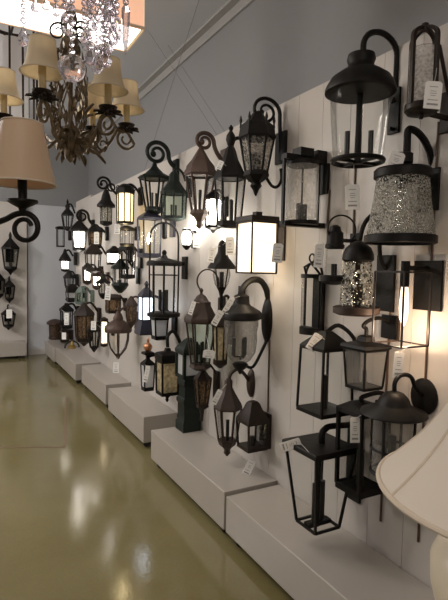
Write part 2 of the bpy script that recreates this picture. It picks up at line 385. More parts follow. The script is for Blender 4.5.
plinth(3.825, 4.89, 1.346, 'white low plinth beside the dark green post light, third from the camera', 0.275)
plinth(5.09, 6.21, 1.372, 'white low plinth under the hanging copper acorn lantern')
plinth(6.335, 7.69, 1.322, 'pale low plinth second from the far end of the row')
plinth(7.71, 8.55, 1.29, 'short pale low plinth at the far end of the row')
t = empty('display_plinth', (-1.0, 8.47, 0), 'pale low plinth under the lanterns on the far left panel', 'plinth')
MB().box((1.0, 0.12, 0.155), (1.0, 0.12, 0.11)).build('box', 'plinth', t, bevel=0.004)
for x in (0.1, 1.9):
    for yy in (0.05, 0.19):
        m = MB(); m.lathe([(0.022, -0.011), (0.022, 0.011)], 12); m.v = [(xx, zz, q + 0.022) for xx, q, zz in m.v]; m.box((0, 0, 0.043), (0.02, 0.02, 0.004))
        m.build('caster', 'plinthedge', t, loc=(x, yy, 0))

# ---------------------------------------------------------------- lantern toolkit (sizes in photo pixels, scaled to metres)
LGROUP = 'outdoor lanterns on the display wall'
class L:
    def __init__(s, px, ybase, p, name, label, cat='lantern', group=LGROUP, pos=None, wallx=WALL):
        s.px = px; s.y0 = ybase; s.p = p; s.wallx = wallx
        s.pos = pos if pos is not None else onX(px, ybase, wallx - p)
        X0, Y0, d = proj(s.pos); s.k = d / FPX
        s.fx = max(0.3, (proj(s.pos + Vector((s.k * 4, 0, 0)))[0] - X0) / 4)
        s.w = p / s.k                       # distance to the wall in local px
        s.root = empty(name, s.pos, label, cat, group); s.base_y = ybase
    def z(s, y):
        v = s.pos - EYE; q = (300 - y) / FPX
        return (q * v.dot(FW) - v.dot(UP)) / (UP.z - q * FW.z) / s.k
    def x(s, px): return (px - s.px) / s.fx          # photo x -> local x at right angles to the wall
    def put(s, mb, name, mat, parent=None, **kw): return mb.build(name, mat, parent or s.root, s.k, **kw)
    # --- parts
    def plate(s, y0, y1, hw, mat='black', kind='box', th=3.0):
        m = MB(); zc = (s.z(y0) + s.z(y1)) / 2; hh = (y1 - y0) / 2
        if kind == 'box': m.box((s.w - th / 2, 0, zc), (th / 2, hw, hh))
        else:
            m.lathe([(0.6, th * 1.5), (0.8, th * 1.2), (1, th * .6), (1, 0)], 24)
            m.v = [(s.w - zz, xx * hw, zc + yy * hh) for xx, yy, zz in m.v]
        return s.put(m, 'backplate', mat, bevel=s.k * 0.4 if kind == 'box' else 0)
    def arm(s, pts, r, mat='black', name='arm', seg=8, r1=None):
        """pts in photo px (x, y); x is turned into distance from the wall"""
        P = [Vector((s.x(a), 0, s.z(b))) for a, b in pts]
        if 3 <= len(P) <= 13:
            q = []
            for i in range(len(P) - 1):
                p0, p1, p2, p3 = [P[max(0, min(len(P) - 1, i + j))] for j in (-1, 0, 1, 2)]
                for u in (0, .25, .5, .75): q.append(.5 * ((2 * p1) + (p2 - p0) * u + (2 * p0 - 5 * p1 + 4 * p2 - p3) * u * u + (3 * p1 - p0 - 3 * p2 + p3) * u ** 3))
            P = q + [P[-1]]
        return s.put(MB().tube(P, r, seg, r1), name, mat)
    def wallpx(s): return s.px + s.w * s.fx
    def goose(s, y_start, y_top, y_wall, r, mat='black'):
        xw = s.wallpx() - 1.0; cx = (s.px + xw) / 2; rx = (xw - s.px) / 2
        pts = [(s.px, y_start), (s.px, (y_start + y_top) / 2 + rx * .2)]
        ym = min(y_top + max(rx, 4), y_start)
        pts = [(s.px, y_start)] + [(cx - rx * math.cos(t), ym - (ym - y_top) * math.sin(t)) for t in [PI * i / 16 for i in range(17)]] + [(xw, y_wall)]
        return s.arm(pts, r, mat)
    def scroll(s, cx, cy, R, y_apex, y_wall, r, mat='black', turns=560, flip=1):
        fx = s.fx; pts = []; q = []
        for i in range(64):
            t = math.radians(turns) * i / 63; rad = R * (1 - .70 * i / 63)
            pts.append((s.x(cx) + rad * math.cos(t) / max(fx, .6), 0, s.z(cy) + rad * math.sin(t)))
        m = MB(); m.tube(pts[::-1], r * .62, 8, r); m.sphere(pts[-1], r * 1.35, 8, 6)
        x0, z0 = pts[0][0], pts[0][2]; xw = s.w - 1; zw = s.z(y_wall); arc = []
        for i in range(13):
            u = i / 12; b0 = (1 - u) ** 3; b1 = 3 * u * (1 - u) ** 2; b2 = 3 * u * u * (1 - u); b3 = u ** 3
            arc.append((b0 * x0 + b1 * x0 + b2 * (xw - (xw - x0) * .35) + b3 * xw, 0, b0 * z0 + b1 * (z0 - R * .7) + b2 * (zw + R * .25) + b3 * zw))
        m.tube(arc, r, 8)
        zb = s.z(cy) - R * (1 - .70 * 270 / turns)
        m.tube([(0, 0, s.z(y_apex) - .5), (0, 0, max(zb, s.z(y_apex) + .5)), (s.x(cx), 0, zb)], r * .8, 8)
        return s.put(m, 'scroll_arm', mat)
    def lathe(s, prof, name, mat, n=24, ph=None, parent=None, ang=35):
        if ph is None: ph = PI / n if n == 4 else (PI / 6 if n == 6 else PI / n)
        return s.put(MB().lathe([(r, s.z(y)) for r, y in prof], n, ph), name, mat, parent, ang=ang)
    def glass(s, prof, mat, n=28, ph=None, name='glass', parent=None):
        if ph is None: ph = PI / n if n == 4 else (PI / 6 if n == 6 else PI / n)
        return s.put(MB().lathe([(r, s.z(y)) for r, y in prof], n, ph, cap=False), name, mat, parent)
    def cage(s, yt, rt, yb, rb, n, t, mat, rings=(), ph=None, name='frame', mid=None):
        if ph is None: ph = PI / n if n == 4 else (PI / 6 if n == 6 else PI / n)
        m = MB()
        def at(y, i):
            if mid and y <= mid[0]: u = (y - yt) / (mid[0] - yt); rr = rt + (mid[1] - rt) * u
            elif mid: u = (y - mid[0]) / (yb - mid[0]); rr = mid[1] + (rb - mid[1]) * u
            else: u = (y - yt) / (yb - yt); rr = rt + (rb - rt) * u
            a = ph + 2 * PI * i / n
            return (rr * math.cos(a), rr * math.sin(a), s.z(y))
        for i in range(n):
            ys = [yt, mid[0], yb] if mid else [yt, yb]
            for a, b in zip(ys, ys[1:]): m.bar(at(a, i), at(b, i), t)
            for y in (yt, yb, *rings): m.bar(at(y, i), at(y, i + 1), t)
        return s.put(m, name, mat)
    def candles(s, num, rad, y_top, y_bot, r, mat='sleeve', bulb=None, ph=0.4):
        for i in range(num):
            a = ph + 2 * PI * i / num; c = (rad * math.cos(a), rad * math.sin(a)) if num > 1 else (0, 0)
            o = s.put(MB().lathe([(r, s.z(y_bot)), (r, s.z(y_top)), (r * .6, s.z(y_top) + .2)], 12, 0, c), 'candle_sleeve', mat)
            if bulb:
                h = bulb[1]
                s.put(MB().lathe([(r * .5, s.z(y_top)), (r * .95, s.z(y_top) + h * .35), (r * .7, s.z(y_top) + h * .7), (r * .08, s.z(y_top) + h)], 12, 0, c), 'bulb', bulb[0], o)
        if num > 1:
            m = MB()
            for i in range(num):
                a = ph + 2 * PI * i / num; m.bar((0, 0, s.z(y_bot) - r * .3), (rad * math.cos(a), rad * math.sin(a), s.z(y_bot) - r * .3), r * .5)
            m.tube([(0, 0, s.z(y_bot) - r * .3), (0, 0, s.z(y_bot) - r * 2)], r * .6)
            s.put(m, 'candle_cluster', mat)
    def light(s, y, power, col=(1, .85, .65), r=0.02): return lamp_light('lamp_glow', (0, 0, s.z(y) * s.k), power, col, r, s.root)

def coach(px, p, n, top, bot, roof, base, label, metal='black', glass='clear', bw=1.0, rings=(), plate=None, scroll=None,
          goose=None, arm=None, candles=None, name='wall_lantern', mid=None, finial=None, hook=None, cat='lantern', pend=None, wallx=WALL, pos=None, group=LGROUP):
    """a framed lantern: roof, frame, panes, base, arm and backplate. All measures in photo px"""
    yb = base[-1][1] if base else bot[0]
    s = L(px, yb, p, name, label, cat, group, wallx=wallx, pos=pos)
    nn = n if n <= 12 else 28
    s.lathe(roof, 'roof', metal, nn)
    if finial: s.lathe(finial, 'finial', metal, 12)
    if n <= 12: s.cage(top[0], top[1], bot[0], bot[1], n, bw, metal, rings, mid=mid)
    else:
        m = MB()
        for y, r in ((top[0], top[1]), (bot[0], bot[1])): m.torus((0, 0, s.z(y)), r, bw, 28, 6)
        for i in range(6):
            a = PI / 6 + i * PI / 3
            m.bar((top[1] * math.cos(a), top[1] * math.sin(a), s.z(top[0])), (bot[1] * math.cos(a), bot[1] * math.sin(a), s.z(bot[0])), bw * .7)
        s.put(m, 'frame', metal)
    gp = [(top[1] * .94, top[0] + .3)] + ([(mid[1] * .94, mid[0])] if mid else []) + [(bot[1] * .94, bot[0] - .3)]
    s.glass(gp, glass, nn)
    if base: s.lathe(base, 'base', metal, nn)
    if candles: s.candles(*candles)
    if plate: s.plate(plate[0], plate[1], plate[2], metal, plate[3] if len(plate) > 3 else 'box')
    if scroll: s.scroll(*scroll, mat=metal)
    if goose: s.goose(*goose, mat=metal)
    if arm:
        for a in arm: s.arm(a[0], a[1], metal, a[2] if len(a) > 2 else 'arm')
    return s

# ---------------------------------------------------------------- price tags
TG = 'white price tags tied to the lanterns'
def nearest_on(host, Q):
    best = None
    def walk(o, off):
        nonlocal best
        for ch in o.children:
            if ch.type == 'MESH' and not ch.name.startswith(('glass', 'lit_')) and len(ch.data.polygons):
                bv = BVHTree.FromPolygons([v.co + off for v in ch.data.vertices], [tuple(p.vertices) for p in ch.data.polygons])
                h = bv.find_nearest(Q)
                if h[0] is not None and (best is None or h[3] < best[1]): best = (h[0] - h[1] * 0.0015, h[3])
            walk(ch, off)
    walk(host.root, host.root.location.copy())
    return best[0] if best else Q
def price_tag(px, py, wd, ht, host, label, tilt=0.0, to=None, off=1.05, lines=True, rad=None):
    """wd, ht, position in photo px; host lantern gives the distance; to = where its string is tied"""
    p = host.p + (rad if rad is not None else 12) * host.k * off
    P = onX(px, py, host.wallx - p); k = proj(P)[2] / FPX
    yaw = math.atan2(-(P.x), P.y)                  # face the aisle
    t = empty('price_tag', P, label, 'price tag', TG)
    t.rotation_euler = (0, 0, -YAW)
    ct, st = math.cos(tilt), math.sin(tilt)
    def R(x, z): return (x * ct - z * st, z * ct + x * st)
    m = MB(); vs = []
    for yy in (-.25, .25):
        for x, z in ((-wd / 2, -ht / 2), (wd / 2, -ht / 2), (wd / 2, ht / 2 - wd * .12), (wd / 2 - wd * .15, ht / 2), (-wd / 2 + wd * .15, ht / 2), (-wd / 2, ht / 2 - wd * .12)):
            a, b = R(x, z); vs.append((a, yy, b))
    m.add(vs, [(0, 1, 2, 3, 4, 5), (6, 11, 10, 9, 8, 7)] + [(i, (i + 1) % 6, 6 + (i + 1) % 6, 6 + i) for i in range(6)])
    m.build('card', 'tag', t, k)
    if lines and ht > 7:
        m = MB()
        rows = [(.30, .5, .012), (.14, .34, .01), (.06, .42, .01), (-.02, .3, .01), (-.18, .6, .014), (-.34, .66, .035)]
        for z, ww, hh in rows:
            cs = [R(sx * wd * ww / 2, z * ht + sz * hh * ht) for sx, sz in ((-1, -1), (1, -1), (1, 1), (-1, 1))]
            m.add([(a, -.33, b) for a, b in cs], [(0, 1, 2, 3)])
        m.build('print', 'ink', t, k)
    if to is None:
        a, b = R(0, ht / 2); to = (px + a, py - b - 4)
    Q = onX(to[0], to[1], host.wallx - p + host.k * 1.0)
    Q = nearest_on(host, Q)
    a, b = R(0, ht / 2 - 1); S = Vector((a * k, 0, b * k))
    E_ = Matrix.Rotation(YAW, 4, 'Z') @ (Q - P)
    mid = (S + E_) / 2 + Vector((0.3 * k, 0, 0))
    MB().tube([S, mid, E_], 0.22 * k, 5).build('string', 'string', t)
    return t

# ================================================================ NEAR LANTERNS (right)
# large domed lantern with goose-neck
s = L(357.5, 165, 0.20, 'wall_lantern', 'large black dome-topped wall lantern with tall gooseneck arm and clear glass cylinder')
s.plate(80, 126, 7.5)
s.arm([(359, 55)] + [(376.5 - 17.5 * math.cos(t), 45 - 18.5 * math.sin(t)) for t in [PI * i / 14 for i in range(15)]] + [(394, 70), (395, 86), (s.wallpx() - 2, 95)], 3.0)
s.arm([(388, 122), (s.wallpx() - 1, 122)], 2.2, name='lower_bracket')
s.lathe([(9, 54), (13, 55), (14, 60), (12.5, 64), (13, 68), (21, 73), (29, 79), (33, 86), (34.5, 90), (34.5, 93), (31, 94), (29, 94)], 'dome', 'black', 40, ang=60)
s.glass([(29, 93), (28.5, 110), (25.5, 145), (24, 160)], 'clear', 40)
m = MB(); m.torus((0, 0, s.z(161)), 24.5, 2.6, 40, 8); m.bar((-25, 0, s.z(162)), (25, 0, s.z(162)), 2); m.bar((0, -25, s.z(162)), (0, 25, s.z(162)), 2); m.lathe([(5, s.z(164)), (5, s.z(160))], 16)
s.put(m, 'base_ring', 'black')
s.put(MB().tube([(0, 0, s.z(160)), (0, 0, s.z(94))], 3.2), 'stem', 'black')
s.candles(3, 13, 133, 156, 2.6, ph=.9)
LA = s
# small bronze lantern with two crossed straps (right edge)
s = L(421, 119, 0.15, 'wall_lantern', 'small bronze wall lantern with crossed strap handle and frosty seeded glass at the right edge')
m = MB()
rr = 15.5
for pl in ('xz', 'yz'):
    pts = []
    for t in [PI * i / 14 for i in range(15)]:
        a = -rr * math.cos(t); zz = s.z(40) + 11 * math.sin(t)
        pts.append((a, 0, zz) if pl == 'xz' else (0, a, zz))
    st = (-rr, 0) if pl == 'xz' else (0, -rr); en = (rr, 0) if pl == 'xz' else (0, rr)
    m.tube([(*st, s.z(106)), *pts, (*en, s.z(106))], 2.6, 4, None, PI / 4)
m.lathe([(3.5, s.z(31)), (3.5, s.z(24)), (2, s.z(23))], 12)
s.put(m, 'strap_handle', 'bronze')
s.glass([(13.2, 50), (13.2, 105)], 'frosty', 32)
s.put(MB().torus((0, 0, s.z(50)), 13.2, .5, 32, 6), 'glass_rim', 'seeded')
s.lathe([(13, 104), (16.5, 105), (16.5, 111), (14, 114), (3, 115), (2, 119)], 'base_cup', 'bronze', 32)
s.plate(84, 126, 9, 'bronze'); s.arm([(430, 112), (s.wallpx() - 1, 112)], 3, 'bronze')
s.arm([(436, 40), (s.wallpx() - 1, 88)], 2, 'bronze', 'upper_bracket')
LB = s
# crackle-glass bell sconce
s = L(400, 244, 0.15, 'wall_sconce', 'black bell sconce with sparkling crackle glass shade, gooseneck arm and square backplate')
s.plate(165, 208, 13)
s.arm([(403, 156), (403, 140), (403, 131), (405, 128), (410, 128.5), (416, 132), (422, 139), (427, 149), (430, 160), (432, 172), (434, 181), (s.wallpx() - 1, 184)], 3.6)
s.lathe([(7, 153), (9, 154), (9, 163), (7, 165), (7, 168), (26, 169), (28, 171), (28, 178), (24, 179)], 'cap', 'black', 40)
s.glass([(25, 178), (27.5, 200), (33, 236)], 'crackle', 48)
s.put(MB().shell([(33, s.z(235)), (35, s.z(236)), (35, s.z(243)), (33, s.z(244))], 2.5, 48), 'base_ring', 'black')
s.candles(1, 0, 188, 179, 5)
LC = s
# strap-framed lantern with seeded glass
s = L(301, 229, 0.135, 'wall_lantern', 'black strap-framed lantern with wavy seeded glass cylinder, right of the glowing box sconce')
xl, xr, xw = s.x(283), s.x(317), s.w
for xx in (xl, xr): s.put(MB().box((xx, 0, s.z(193)), (1.2, 1.6, (s.z(161) - s.z(225)) / 2)), 'strap', 'black')
s.put(MB().box(((xl + xw) / 2 - .5, 0, s.z(159)), ((xw - xl) / 2, 4.5, 2.6)), 'top_bar', 'black')
s.put(MB().box((0, 0, s.z(153)), (8, 7, 4)), 'cap', 'black'); s.put(MB().box((xw - 7, 0, s.z(153)), (6, 5, 4)), 'wall_block', 'black')
s.put(MB().box(((xl + xw) / 2 - .5, 0, s.z(224.5)), ((xw - xl) / 2, 4.5, 2.4)), 'base_bar', 'black')
s.lathe([(16, 162), (16, 166)], 'glass_collar', 'black', 32); s.lathe([(17, 221), (17, 225)], 'base', 'black', 32)
s.glass([(16, 166), (16, 221)], 'seeded', 32)
s.candles(2, 5, 204, 221, 3)
s.put(MB().tube([(0, 0, s.z(221)), (0, 0, s.z(163))], .9), 'stem', 'black')
s.plate(162, 192, 9)
LD = s
# small clear jar lantern with ring handle
s = L(333.5, 285, 0.13, 'wall_lantern', 'small black jar lantern with clear glass and round hoop, under the strap-framed lantern')
s.put(MB().torus((s.x(340), 0, s.z(229)), 14, .9, 32, 6, 'xz', math.radians(-60), math.radians(215), 1.0 / max(s.fx, .6)), 'hoop', 'black')
s.lathe([(2, 225), (5, 227), (6, 231), (8, 233), (8.5, 244), (9.5, 245), (9.5, 248), (8, 249)], 'cap', 'black', 28)
s.glass([(8.5, 248), (9, 274)], 'clear', 28)
s.lathe([(11, 275), (14.5, 276), (14.5, 281), (9, 284), (3, 285)], 'base', 'black', 28)
s.candles(2, 3, 264, 275, 1.7)
s.plate(232, 262, 7); s.arm([(340, 240), (s.wallpx() - 1, 240)], 2)
LE = s
# half-cylinder sconce with arched back
s = L(308, 334, 0.075, 'wall_sconce', 'narrow black half-round sconce with arched backplate and ribbed clear glass')
m = MB(); R0 = 13; n = 16; vs = []
prof = [(-R0, s.z(334))] + [(-R0 * math.cos(PI * i / n), s.z(276) + 14 * math.sin(PI * i / n)) for i in range(n + 1)] + [(R0, s.z(334))]
N = len(prof)
fr = [(s.w * .35, a, b) for a, b in prof]
m = MB(); m.tube(fr, 1.3, 6); s.put(m, 'arched_frame', 'black')
s.put(MB().box((s.w * .72, -2, s.z(304)), (s.w * .27, 5, (s.z(276) - s.z(331)) / 2)), 'back_slab', 'black')
def half(r, z0, z1, x0):
    v = []
    for z in (z0, z1):
        for i in range(13): t = PI / 2 + PI * i / 12; v.append((x0 + r * math.cos(t), r * math.sin(t), z))
    return v, [tuple(range(13))[::-1], tuple(range(13, 26))] + [(i, i + 1, 14 + i, 13 + i) for i in range(12)] + [(12, 0, 13, 25)]
m = MB(); m.add(*half(13, s.z(334), s.z(327), s.w * .35)); s.put(m, 'base', 'black')
m = MB(); m.add(*half(13, s.z(278), s.z(274), s.w * .35)); s.put(m, 'top_band', 'black')
v, f = half(12, s.z(328), s.z(276), s.w * .35); s.put(MB().add(v, f[2:-1]), 'glass', 'smoky')
m = MB()
for sx in (-1, 1): m.tube([(s.w * .35, sx * 12, s.z(276)), (s.w * .35 - 6, sx * 8, s.z(267)), (s.w * .35 - 4, 0, s.z(263))], 1.2)
m.torus((s.w * .35 - 3, 0, s.z(258)), 4, .9, 20, 6, 'yz'); s.put(m, 'hanging_ring', 'black')
s.put(MB().box((s.w * .8, 0, s.z(291)), (s.w * .2, 5, 6)), 'backplate', 'black')
LF = s
# textured jug lantern with brass-brown base plate
s = L(356, 315, 0.17, 'wall_lantern', 'black jug lantern with mottled sparkling glass and flat brown base, tall backplate behind')
s.lathe([(3, 241), (8, 244), (12.5, 248), (15, 254), (15.5, 260), (13, 262)], 'cap', 'black', 32)
s.glass([(13, 261), (15, 275), (17, 307)], 'sparkle', 36)
s.lathe([(20, 306), (23, 307), (23, 313), (18, 315)], 'base', 'rust', 36)
s.put(MB().tube([(0, 0, s.z(307)), (0, 0, s.z(262))], 2.6), 'stem', 'bronze'); s.candles(2, 7, 284, 306, 3.0)
s.plate(254, 312, 12)
xw = s.wallpx() - 2
s.arm([(357, 240), (360, 226), (366, 216), (372, 214), (376, 220), (377, 240), (379, 258), (xw, 268)], 2.2)
LG = s
# open cube frame with lit tube bulb
s = L(402, 350, 0.135, 'wall_sconce', 'thin open box-frame sconce with one lit tubular filament bulb')
hb = 18.5; m = MB(); ox = -3.5
for sx in (-1, 1):
    for sy in (-1, 1): m.bar((ox + sx * hb, sy * hb, s.z(344)), (ox + sx * hb, sy * hb, s.z(272)), 1.1)
for z in (s.z(344), s.z(272)):
    for a, b in (((-hb, -hb), (hb, -hb)), ((hb, -hb), (hb, hb)), ((hb, hb), (-hb, hb)), ((-hb, hb), (-hb, -hb))): m.bar((a[0] + ox, a[1], z), (b[0] + ox, b[1], z), 1.1)
m.bar((ox - hb, 0, s.z(272)), (ox + hb, 0, s.z(272)), 1.4)
s.put(m, 'frame', 'bronze')
s.lathe([(4.2, 261), (4.2, 285), (3.4, 287)], 'socket', 'black', 20)
bo = s.lathe([(3.2, 287), (3.8, 294), (4.6, 308), (4.0, 318), (0.8, 326)], 'bulb', 'bulbglass', 20)
fm = MB()
for i in range(4):
    a = i * PI / 2; fm.tube([(1.6 * math.cos(a), 1.6 * math.sin(a), s.z(289)), (1.2 * math.cos(a), 1.2 * math.sin(a), s.z(318))], .55, 6)
s.put(fm, 'filament', 'filament', bo)
s.plate(260, 311, 17); s.arm([(402, 268), (s.wallpx() - 1, 268)], 2.6)
s.light(332, 2.8, (1, .72, .48), 0.02)
LH = s
# tapered lantern with scroll handle
s = coach(364, 0.14, 4, (349, 21), (386, 17.5), [(5, 335), (8, 336.5), (9, 341), (24, 344), (25, 347), (22, 349)], [(18, 386), (18, 388)],
      'small tapered black lantern with flat roof, below the mottled jug lantern', bw=1.1, glass='pale', plate=(316, 340, 10), candles=(1, 0, 370, 384, 2.2))
s.arm([(364, 336), (364, 329), (361, 326), (364, 322), (371, 319), (379, 319), (s.wallpx() - 1, 324)], 2, 'black')
LI = s
# open square lantern with pyramid roof
s = coach(324, 0.17, 4, (348, 25), (409, 27), [(6, 331), (9, 333), (24, 343.5), (26.5, 346), (26, 348)], [(28, 408), (28, 412), (24, 413)],
      'large black open square lantern with pyramid roof, on the wall above the tapered lantern', bw=1.4, plate=(352, 392, 9), candles=(1, 0, 375, 408, 3),
      arm=[([(324, 332), (336, 326), (352, 340), (356, 360)], 2.2)])
LJ = s
# barn lantern with round backplate
s = L(391, 474, 0.17, 'wall_lantern', 'black barn lantern with wide conical brim, caged clear cylinder and round backplate')
s.plate(382, 420, 16.5, kind='round')
s.arm([(391, 393), (391, 383), (395, 377), (402, 376), (408, 380), (412, 390), (s.wallpx() - 2, 400)], 2.2)
s.lathe([(3, 391), (9, 393), (14, 398), (16, 403), (17, 405), (31.5, 411), (32.5, 413.5), (31, 414.5), (20, 413)], 'brim', 'black', 44, ang=50)
s.glass([(19, 414), (19, 470)], 'pale', 36)
m = MB(); m.torus((0, 0, s.z(448)), 20.5, 1.3, 36, 6); m.torus((0, 0, s.z(471)), 20, 1.8, 36, 6); m.bar((-20, 0, s.z(472)), (20, 0, s.z(472)), 1.5)
for i in range(4):
    a = .35 + i * PI / 2; m.bar((20.5 * math.cos(a), 20.5 * math.sin(a), s.z(472)), (22 * math.cos(a), 22 * math.sin(a), s.z(413)), 1.4)
s.put(m, 'cage', 'black'); s.candles(1, 0, 436, 471, 4, 'sleeve')
LK = s
# heavy box lantern behind
s = coach(359, 0.13, 4, (411, 22.5), (485, 22), [(12, 402), (25, 408), (25.5, 411)], [(23.5, 484), (23.5, 490), (20, 491)],
      'black heavy-framed rectangular box lantern half hidden by the barn lantern', bw=2.4, plate=(405, 450, 10), candles=(1, 0, 450, 489, 4),
      arm=[([(359, 402), (359, 397), (379, 396), (381, 415)], 2.4)], glass='smoky')
LL = s
# tapered open lantern near the plinth
s = L(317.5, 525, 0.215, 'wall_lantern', 'tall tapered open black lantern with flat square roof, just above the nearest plinth')
s.lathe([(37, 443), (38, 444), (38, 447), (35, 447.5)], 'roof', 'black', 4)
s.cage(448, 34, 523.5, 21, 4, 1.6, 'black'); s.glass([(32, 449), (20, 523)], 'clear', 4)
s.put(MB().box((s.w - 1.5, 0, s.z(470)), (1.5, 10, 40)), 'backplate', 'black')
s.arm([(319, 444), (319, 434), (322, 430), (328, 428), (s.wallpx() - 1, 431)], 3.2)
s.put(MB().box((0, 0, s.z(522)), (14, 4, 2)), 'candle_tray', 'black'); s.candles(2, 6, 482, 521, 2.6, ph=.2)
s.put(MB().tube([(0, 0, s.z(522)), (0, 0, s.z(446))], 1.6), 'stem', 'black')
LM = s

# ================================================================ MIDDLE LANTERNS
# lit box sconce
s = L(256, 275, 0.15, 'wall_sconce', 'glowing warm white box sconce in a bronze frame, lighting the panel beside it', 'wall sconce')
s.lathe([(22, 217), (22.5, 222), (21, 223)], 'roof', 'bronze', 4); s.lathe([(5, 212), (5, 217)], 'cap', 'bronze', 4)
s.cage(223, 20.5, 273, 20.5, 4, 1.0, 'bronze'); s.lathe([(19, 224), (19, 272)], 'lit_shade', 'lit_warm', 4)
s.put(MB().box((s.w - 1, 0, s.z(240)), (1, 12, 20)), 'backplate', 'bronze'); s.arm([(262, 220), (s.wallpx() - 1, 224)], 2.5, 'bronze')
s.light(282, 0.8, (1, .84, .62), .04); lamp_light('lamp_glow', (s.x(290) * s.k, 0, s.z(245) * s.k), 1.1, (1, .84, .62), .02, s.root)
LR = s
# ornate hex lantern with scroll
s = coach(256, 0.17, 6, (138, 17), (172, 11), [(4, 112), (7, 116), (12, 122), (17, 126), (18, 134), (19, 138), (17, 139)], [(12, 172), (13, 176), (9, 180), (5, 183)],
      'ornate black hexagonal lantern with scroll arm and rippled panes, above the glowing box sconce', glass='mottled', bw=1.1,
      scroll=(264, 110, 14.5, 112, 150, 2.0), plate=(128, 160, 9), finial=[(4, 182), (6, 186), (3, 190), (2.5, 192), (.6, 196)], candles=(2, 4, 155, 170, 1.8))
for i in range(6):
    a = PI / 6 + i * PI / 3; s.put(MB().lathe([(.4, s.z(116)), (1.6, s.z(121)), (.8, s.z(124)), (1.3, s.z(128))], 8, 0, (16.5 * math.cos(a), 16.5 * math.sin(a))), 'crown_spike', 'black')
s.arm([(266, 176), (272, 184), (278, 184), (282, 176), (s.wallpx() - 1, 165)], 1.6, name='lower_scroll')
LS = s
# charcoal hex lantern
s = coach(229, 0.17, 6, (179, 15), (222, 11.5), [(3, 146), (5, 150), (8, 160), (14, 172), (16.5, 177), (16, 179)], [(12, 222), (12.5, 226), (8, 228)],
      'charcoal hexagonal lantern with steep flared roof and pinecone finial', bw=1.0, finial=[(.6, 125), (2.6, 128), (1.5, 131), (4.5, 136), (5, 140), (3, 146)],
      plate=(150, 178, 7), arm=[([(231, 140), (238, 137), (244, 150), (246, 163)], 1.8)], candles=(3, 4, 200, 222, 1.5))
LT = s
# copper tall lantern with scroll
s = coach(199.5, 0.19, 6, (176, 14.5), (211, 8), [(2.5, 149), (5, 153), (9, 160), (14, 166), (14.5, 169), (16.5, 172), (16.5, 175)], [(9, 211), (10, 214), (6, 217), (3, 222), (4, 226), (1, 229)],
      'aged copper hexagonal lantern with tapered panes and scroll arm, left of the charcoal lantern', 'copper', bw=1.1, scroll=(203, 141, 9.5, 149, 160, 2.2),
      plate=(146, 176, 7), finial=[(1, 146), (2.5, 149), (1.5, 151)], candles=(1, 0, 190, 210, 1.6))
LU = s
# lit lantern half hidden behind the charcoal one
s = coach(213, 0.10, 6, (199, 8.5), (226, 7.5), [(1.5, 190), (4, 192), (9, 197), (9.5, 199)], [(8, 226), (8, 228), (3, 230), (1, 233)],
      'brilliantly lit white lantern half hidden behind the charcoal hexagonal lantern', 'black', 'clear', .8, plate=(196, 216, 5), arm=[([(213, 191), (219, 190), (224, 199)], 1.3)])
s.lathe([(6.5, 200), (7, 212), (6, 225)], 'lit_shade', 'lit_white', 20); s.light(238, 1.6, (1, .92, .8), .03)
# hurricane with hood
s = L(221, 309, 0.16, 'wall_lantern', 'small black hooded hurricane lantern with clear glass, left of the glowing box sconce')
s.lathe([(.6, 240), (3, 242), (4, 245), (4.5, 252), (7, 258), (13, 265), (14.5, 268), (13, 269)], 'hood', 'black', 28)
s.glass([(8, 268), (9, 275), (7, 284), (4, 289)], 'smoky', 24); s.lathe([(5, 287), (3, 291), (1.5, 295), (2.5, 300), (1, 309)], 'stem', 'black', 16)
s.candles(1, 0, 272, 288, 2.2)
m = MB(); [m.bar((8.5 * math.cos(a), 8.5 * math.sin(a), s.z(269)), (5 * math.cos(a), 5 * math.sin(a), s.z(289)), .6) for a in (0.3, 1.87, 3.44, 5.01)]; s.put(m, 'glass_holder', 'black')
s.arm([(221, 305), (226, 312), (234, 308), (s.wallpx() - 1, 296)], 1.6); s.plate(286, 304, 5)
LV = s
# coach lantern with globe
s = L(240, 374, 0.185, 'wall_lantern', 'black coach lantern with thick curved arm, bell glass and oval backplate')
s.plate(298, 344, 8.5, kind='oval')
xw = s.wallpx() - 3
s.arm([(239, 296), (240, 290), (245, 283), (252, 279.5), (259, 281), (264, 288), (267, 298), (269, 312), (xw, 322)], 3.2)
s.lathe([(4, 294), (7.5, 296), (8, 303), (9, 305), (19, 311), (20.5, 313), (20.5, 318), (18, 319.5)], 'roof', 'black', 36, ang=50)
s.glass([(17, 319), (17.3, 325), (16, 332), (16.5, 340), (15, 352), (10, 360), (4, 364)], 'bell', 36)
s.lathe([(5, 362), (8, 364), (6, 368), (3, 370), (1, 374)], 'finial', 'black', 20)
s.arm([(245, 366), (253, 368), (262, 352), (266, 342), (xw, 338)], 1.6, name='lower_bracket'); s.candles(3, 7, 338, 356, 2.0)
LO = s
# hex lantern with loop handle
s = coach(200, 0.17, 6, (322, 14.5), (364, 9), [(1.5, 294), (4.5, 296), (7.5, 301), (9.5, 302), (9.8, 306), (15.8, 317), (16.8, 319), (16.5, 322), (15, 323)], [(10, 364), (11, 367), (6, 370)],
      'brown hexagonal lantern with thin loop handle and greenish tapered glass', 'rust', 'green_gl', 1.0, finial=[(.5, 288), (2.2, 290), (1.2, 293), (2, 295)], plate=(298, 330, 6), candles=(3, 3.5, 342, 362, 1.2))
s.put(MB().torus((s.x(206), 0, s.z(281)), 11.5, .8, 28, 6, 'xz', math.radians(20), math.radians(230), 1), 'loop_handle', 'rust')
s.arm([(206 + 10.5, 277), (218, 290), (s.wallpx() - 1, 305)], .9, 'rust'); LW = s
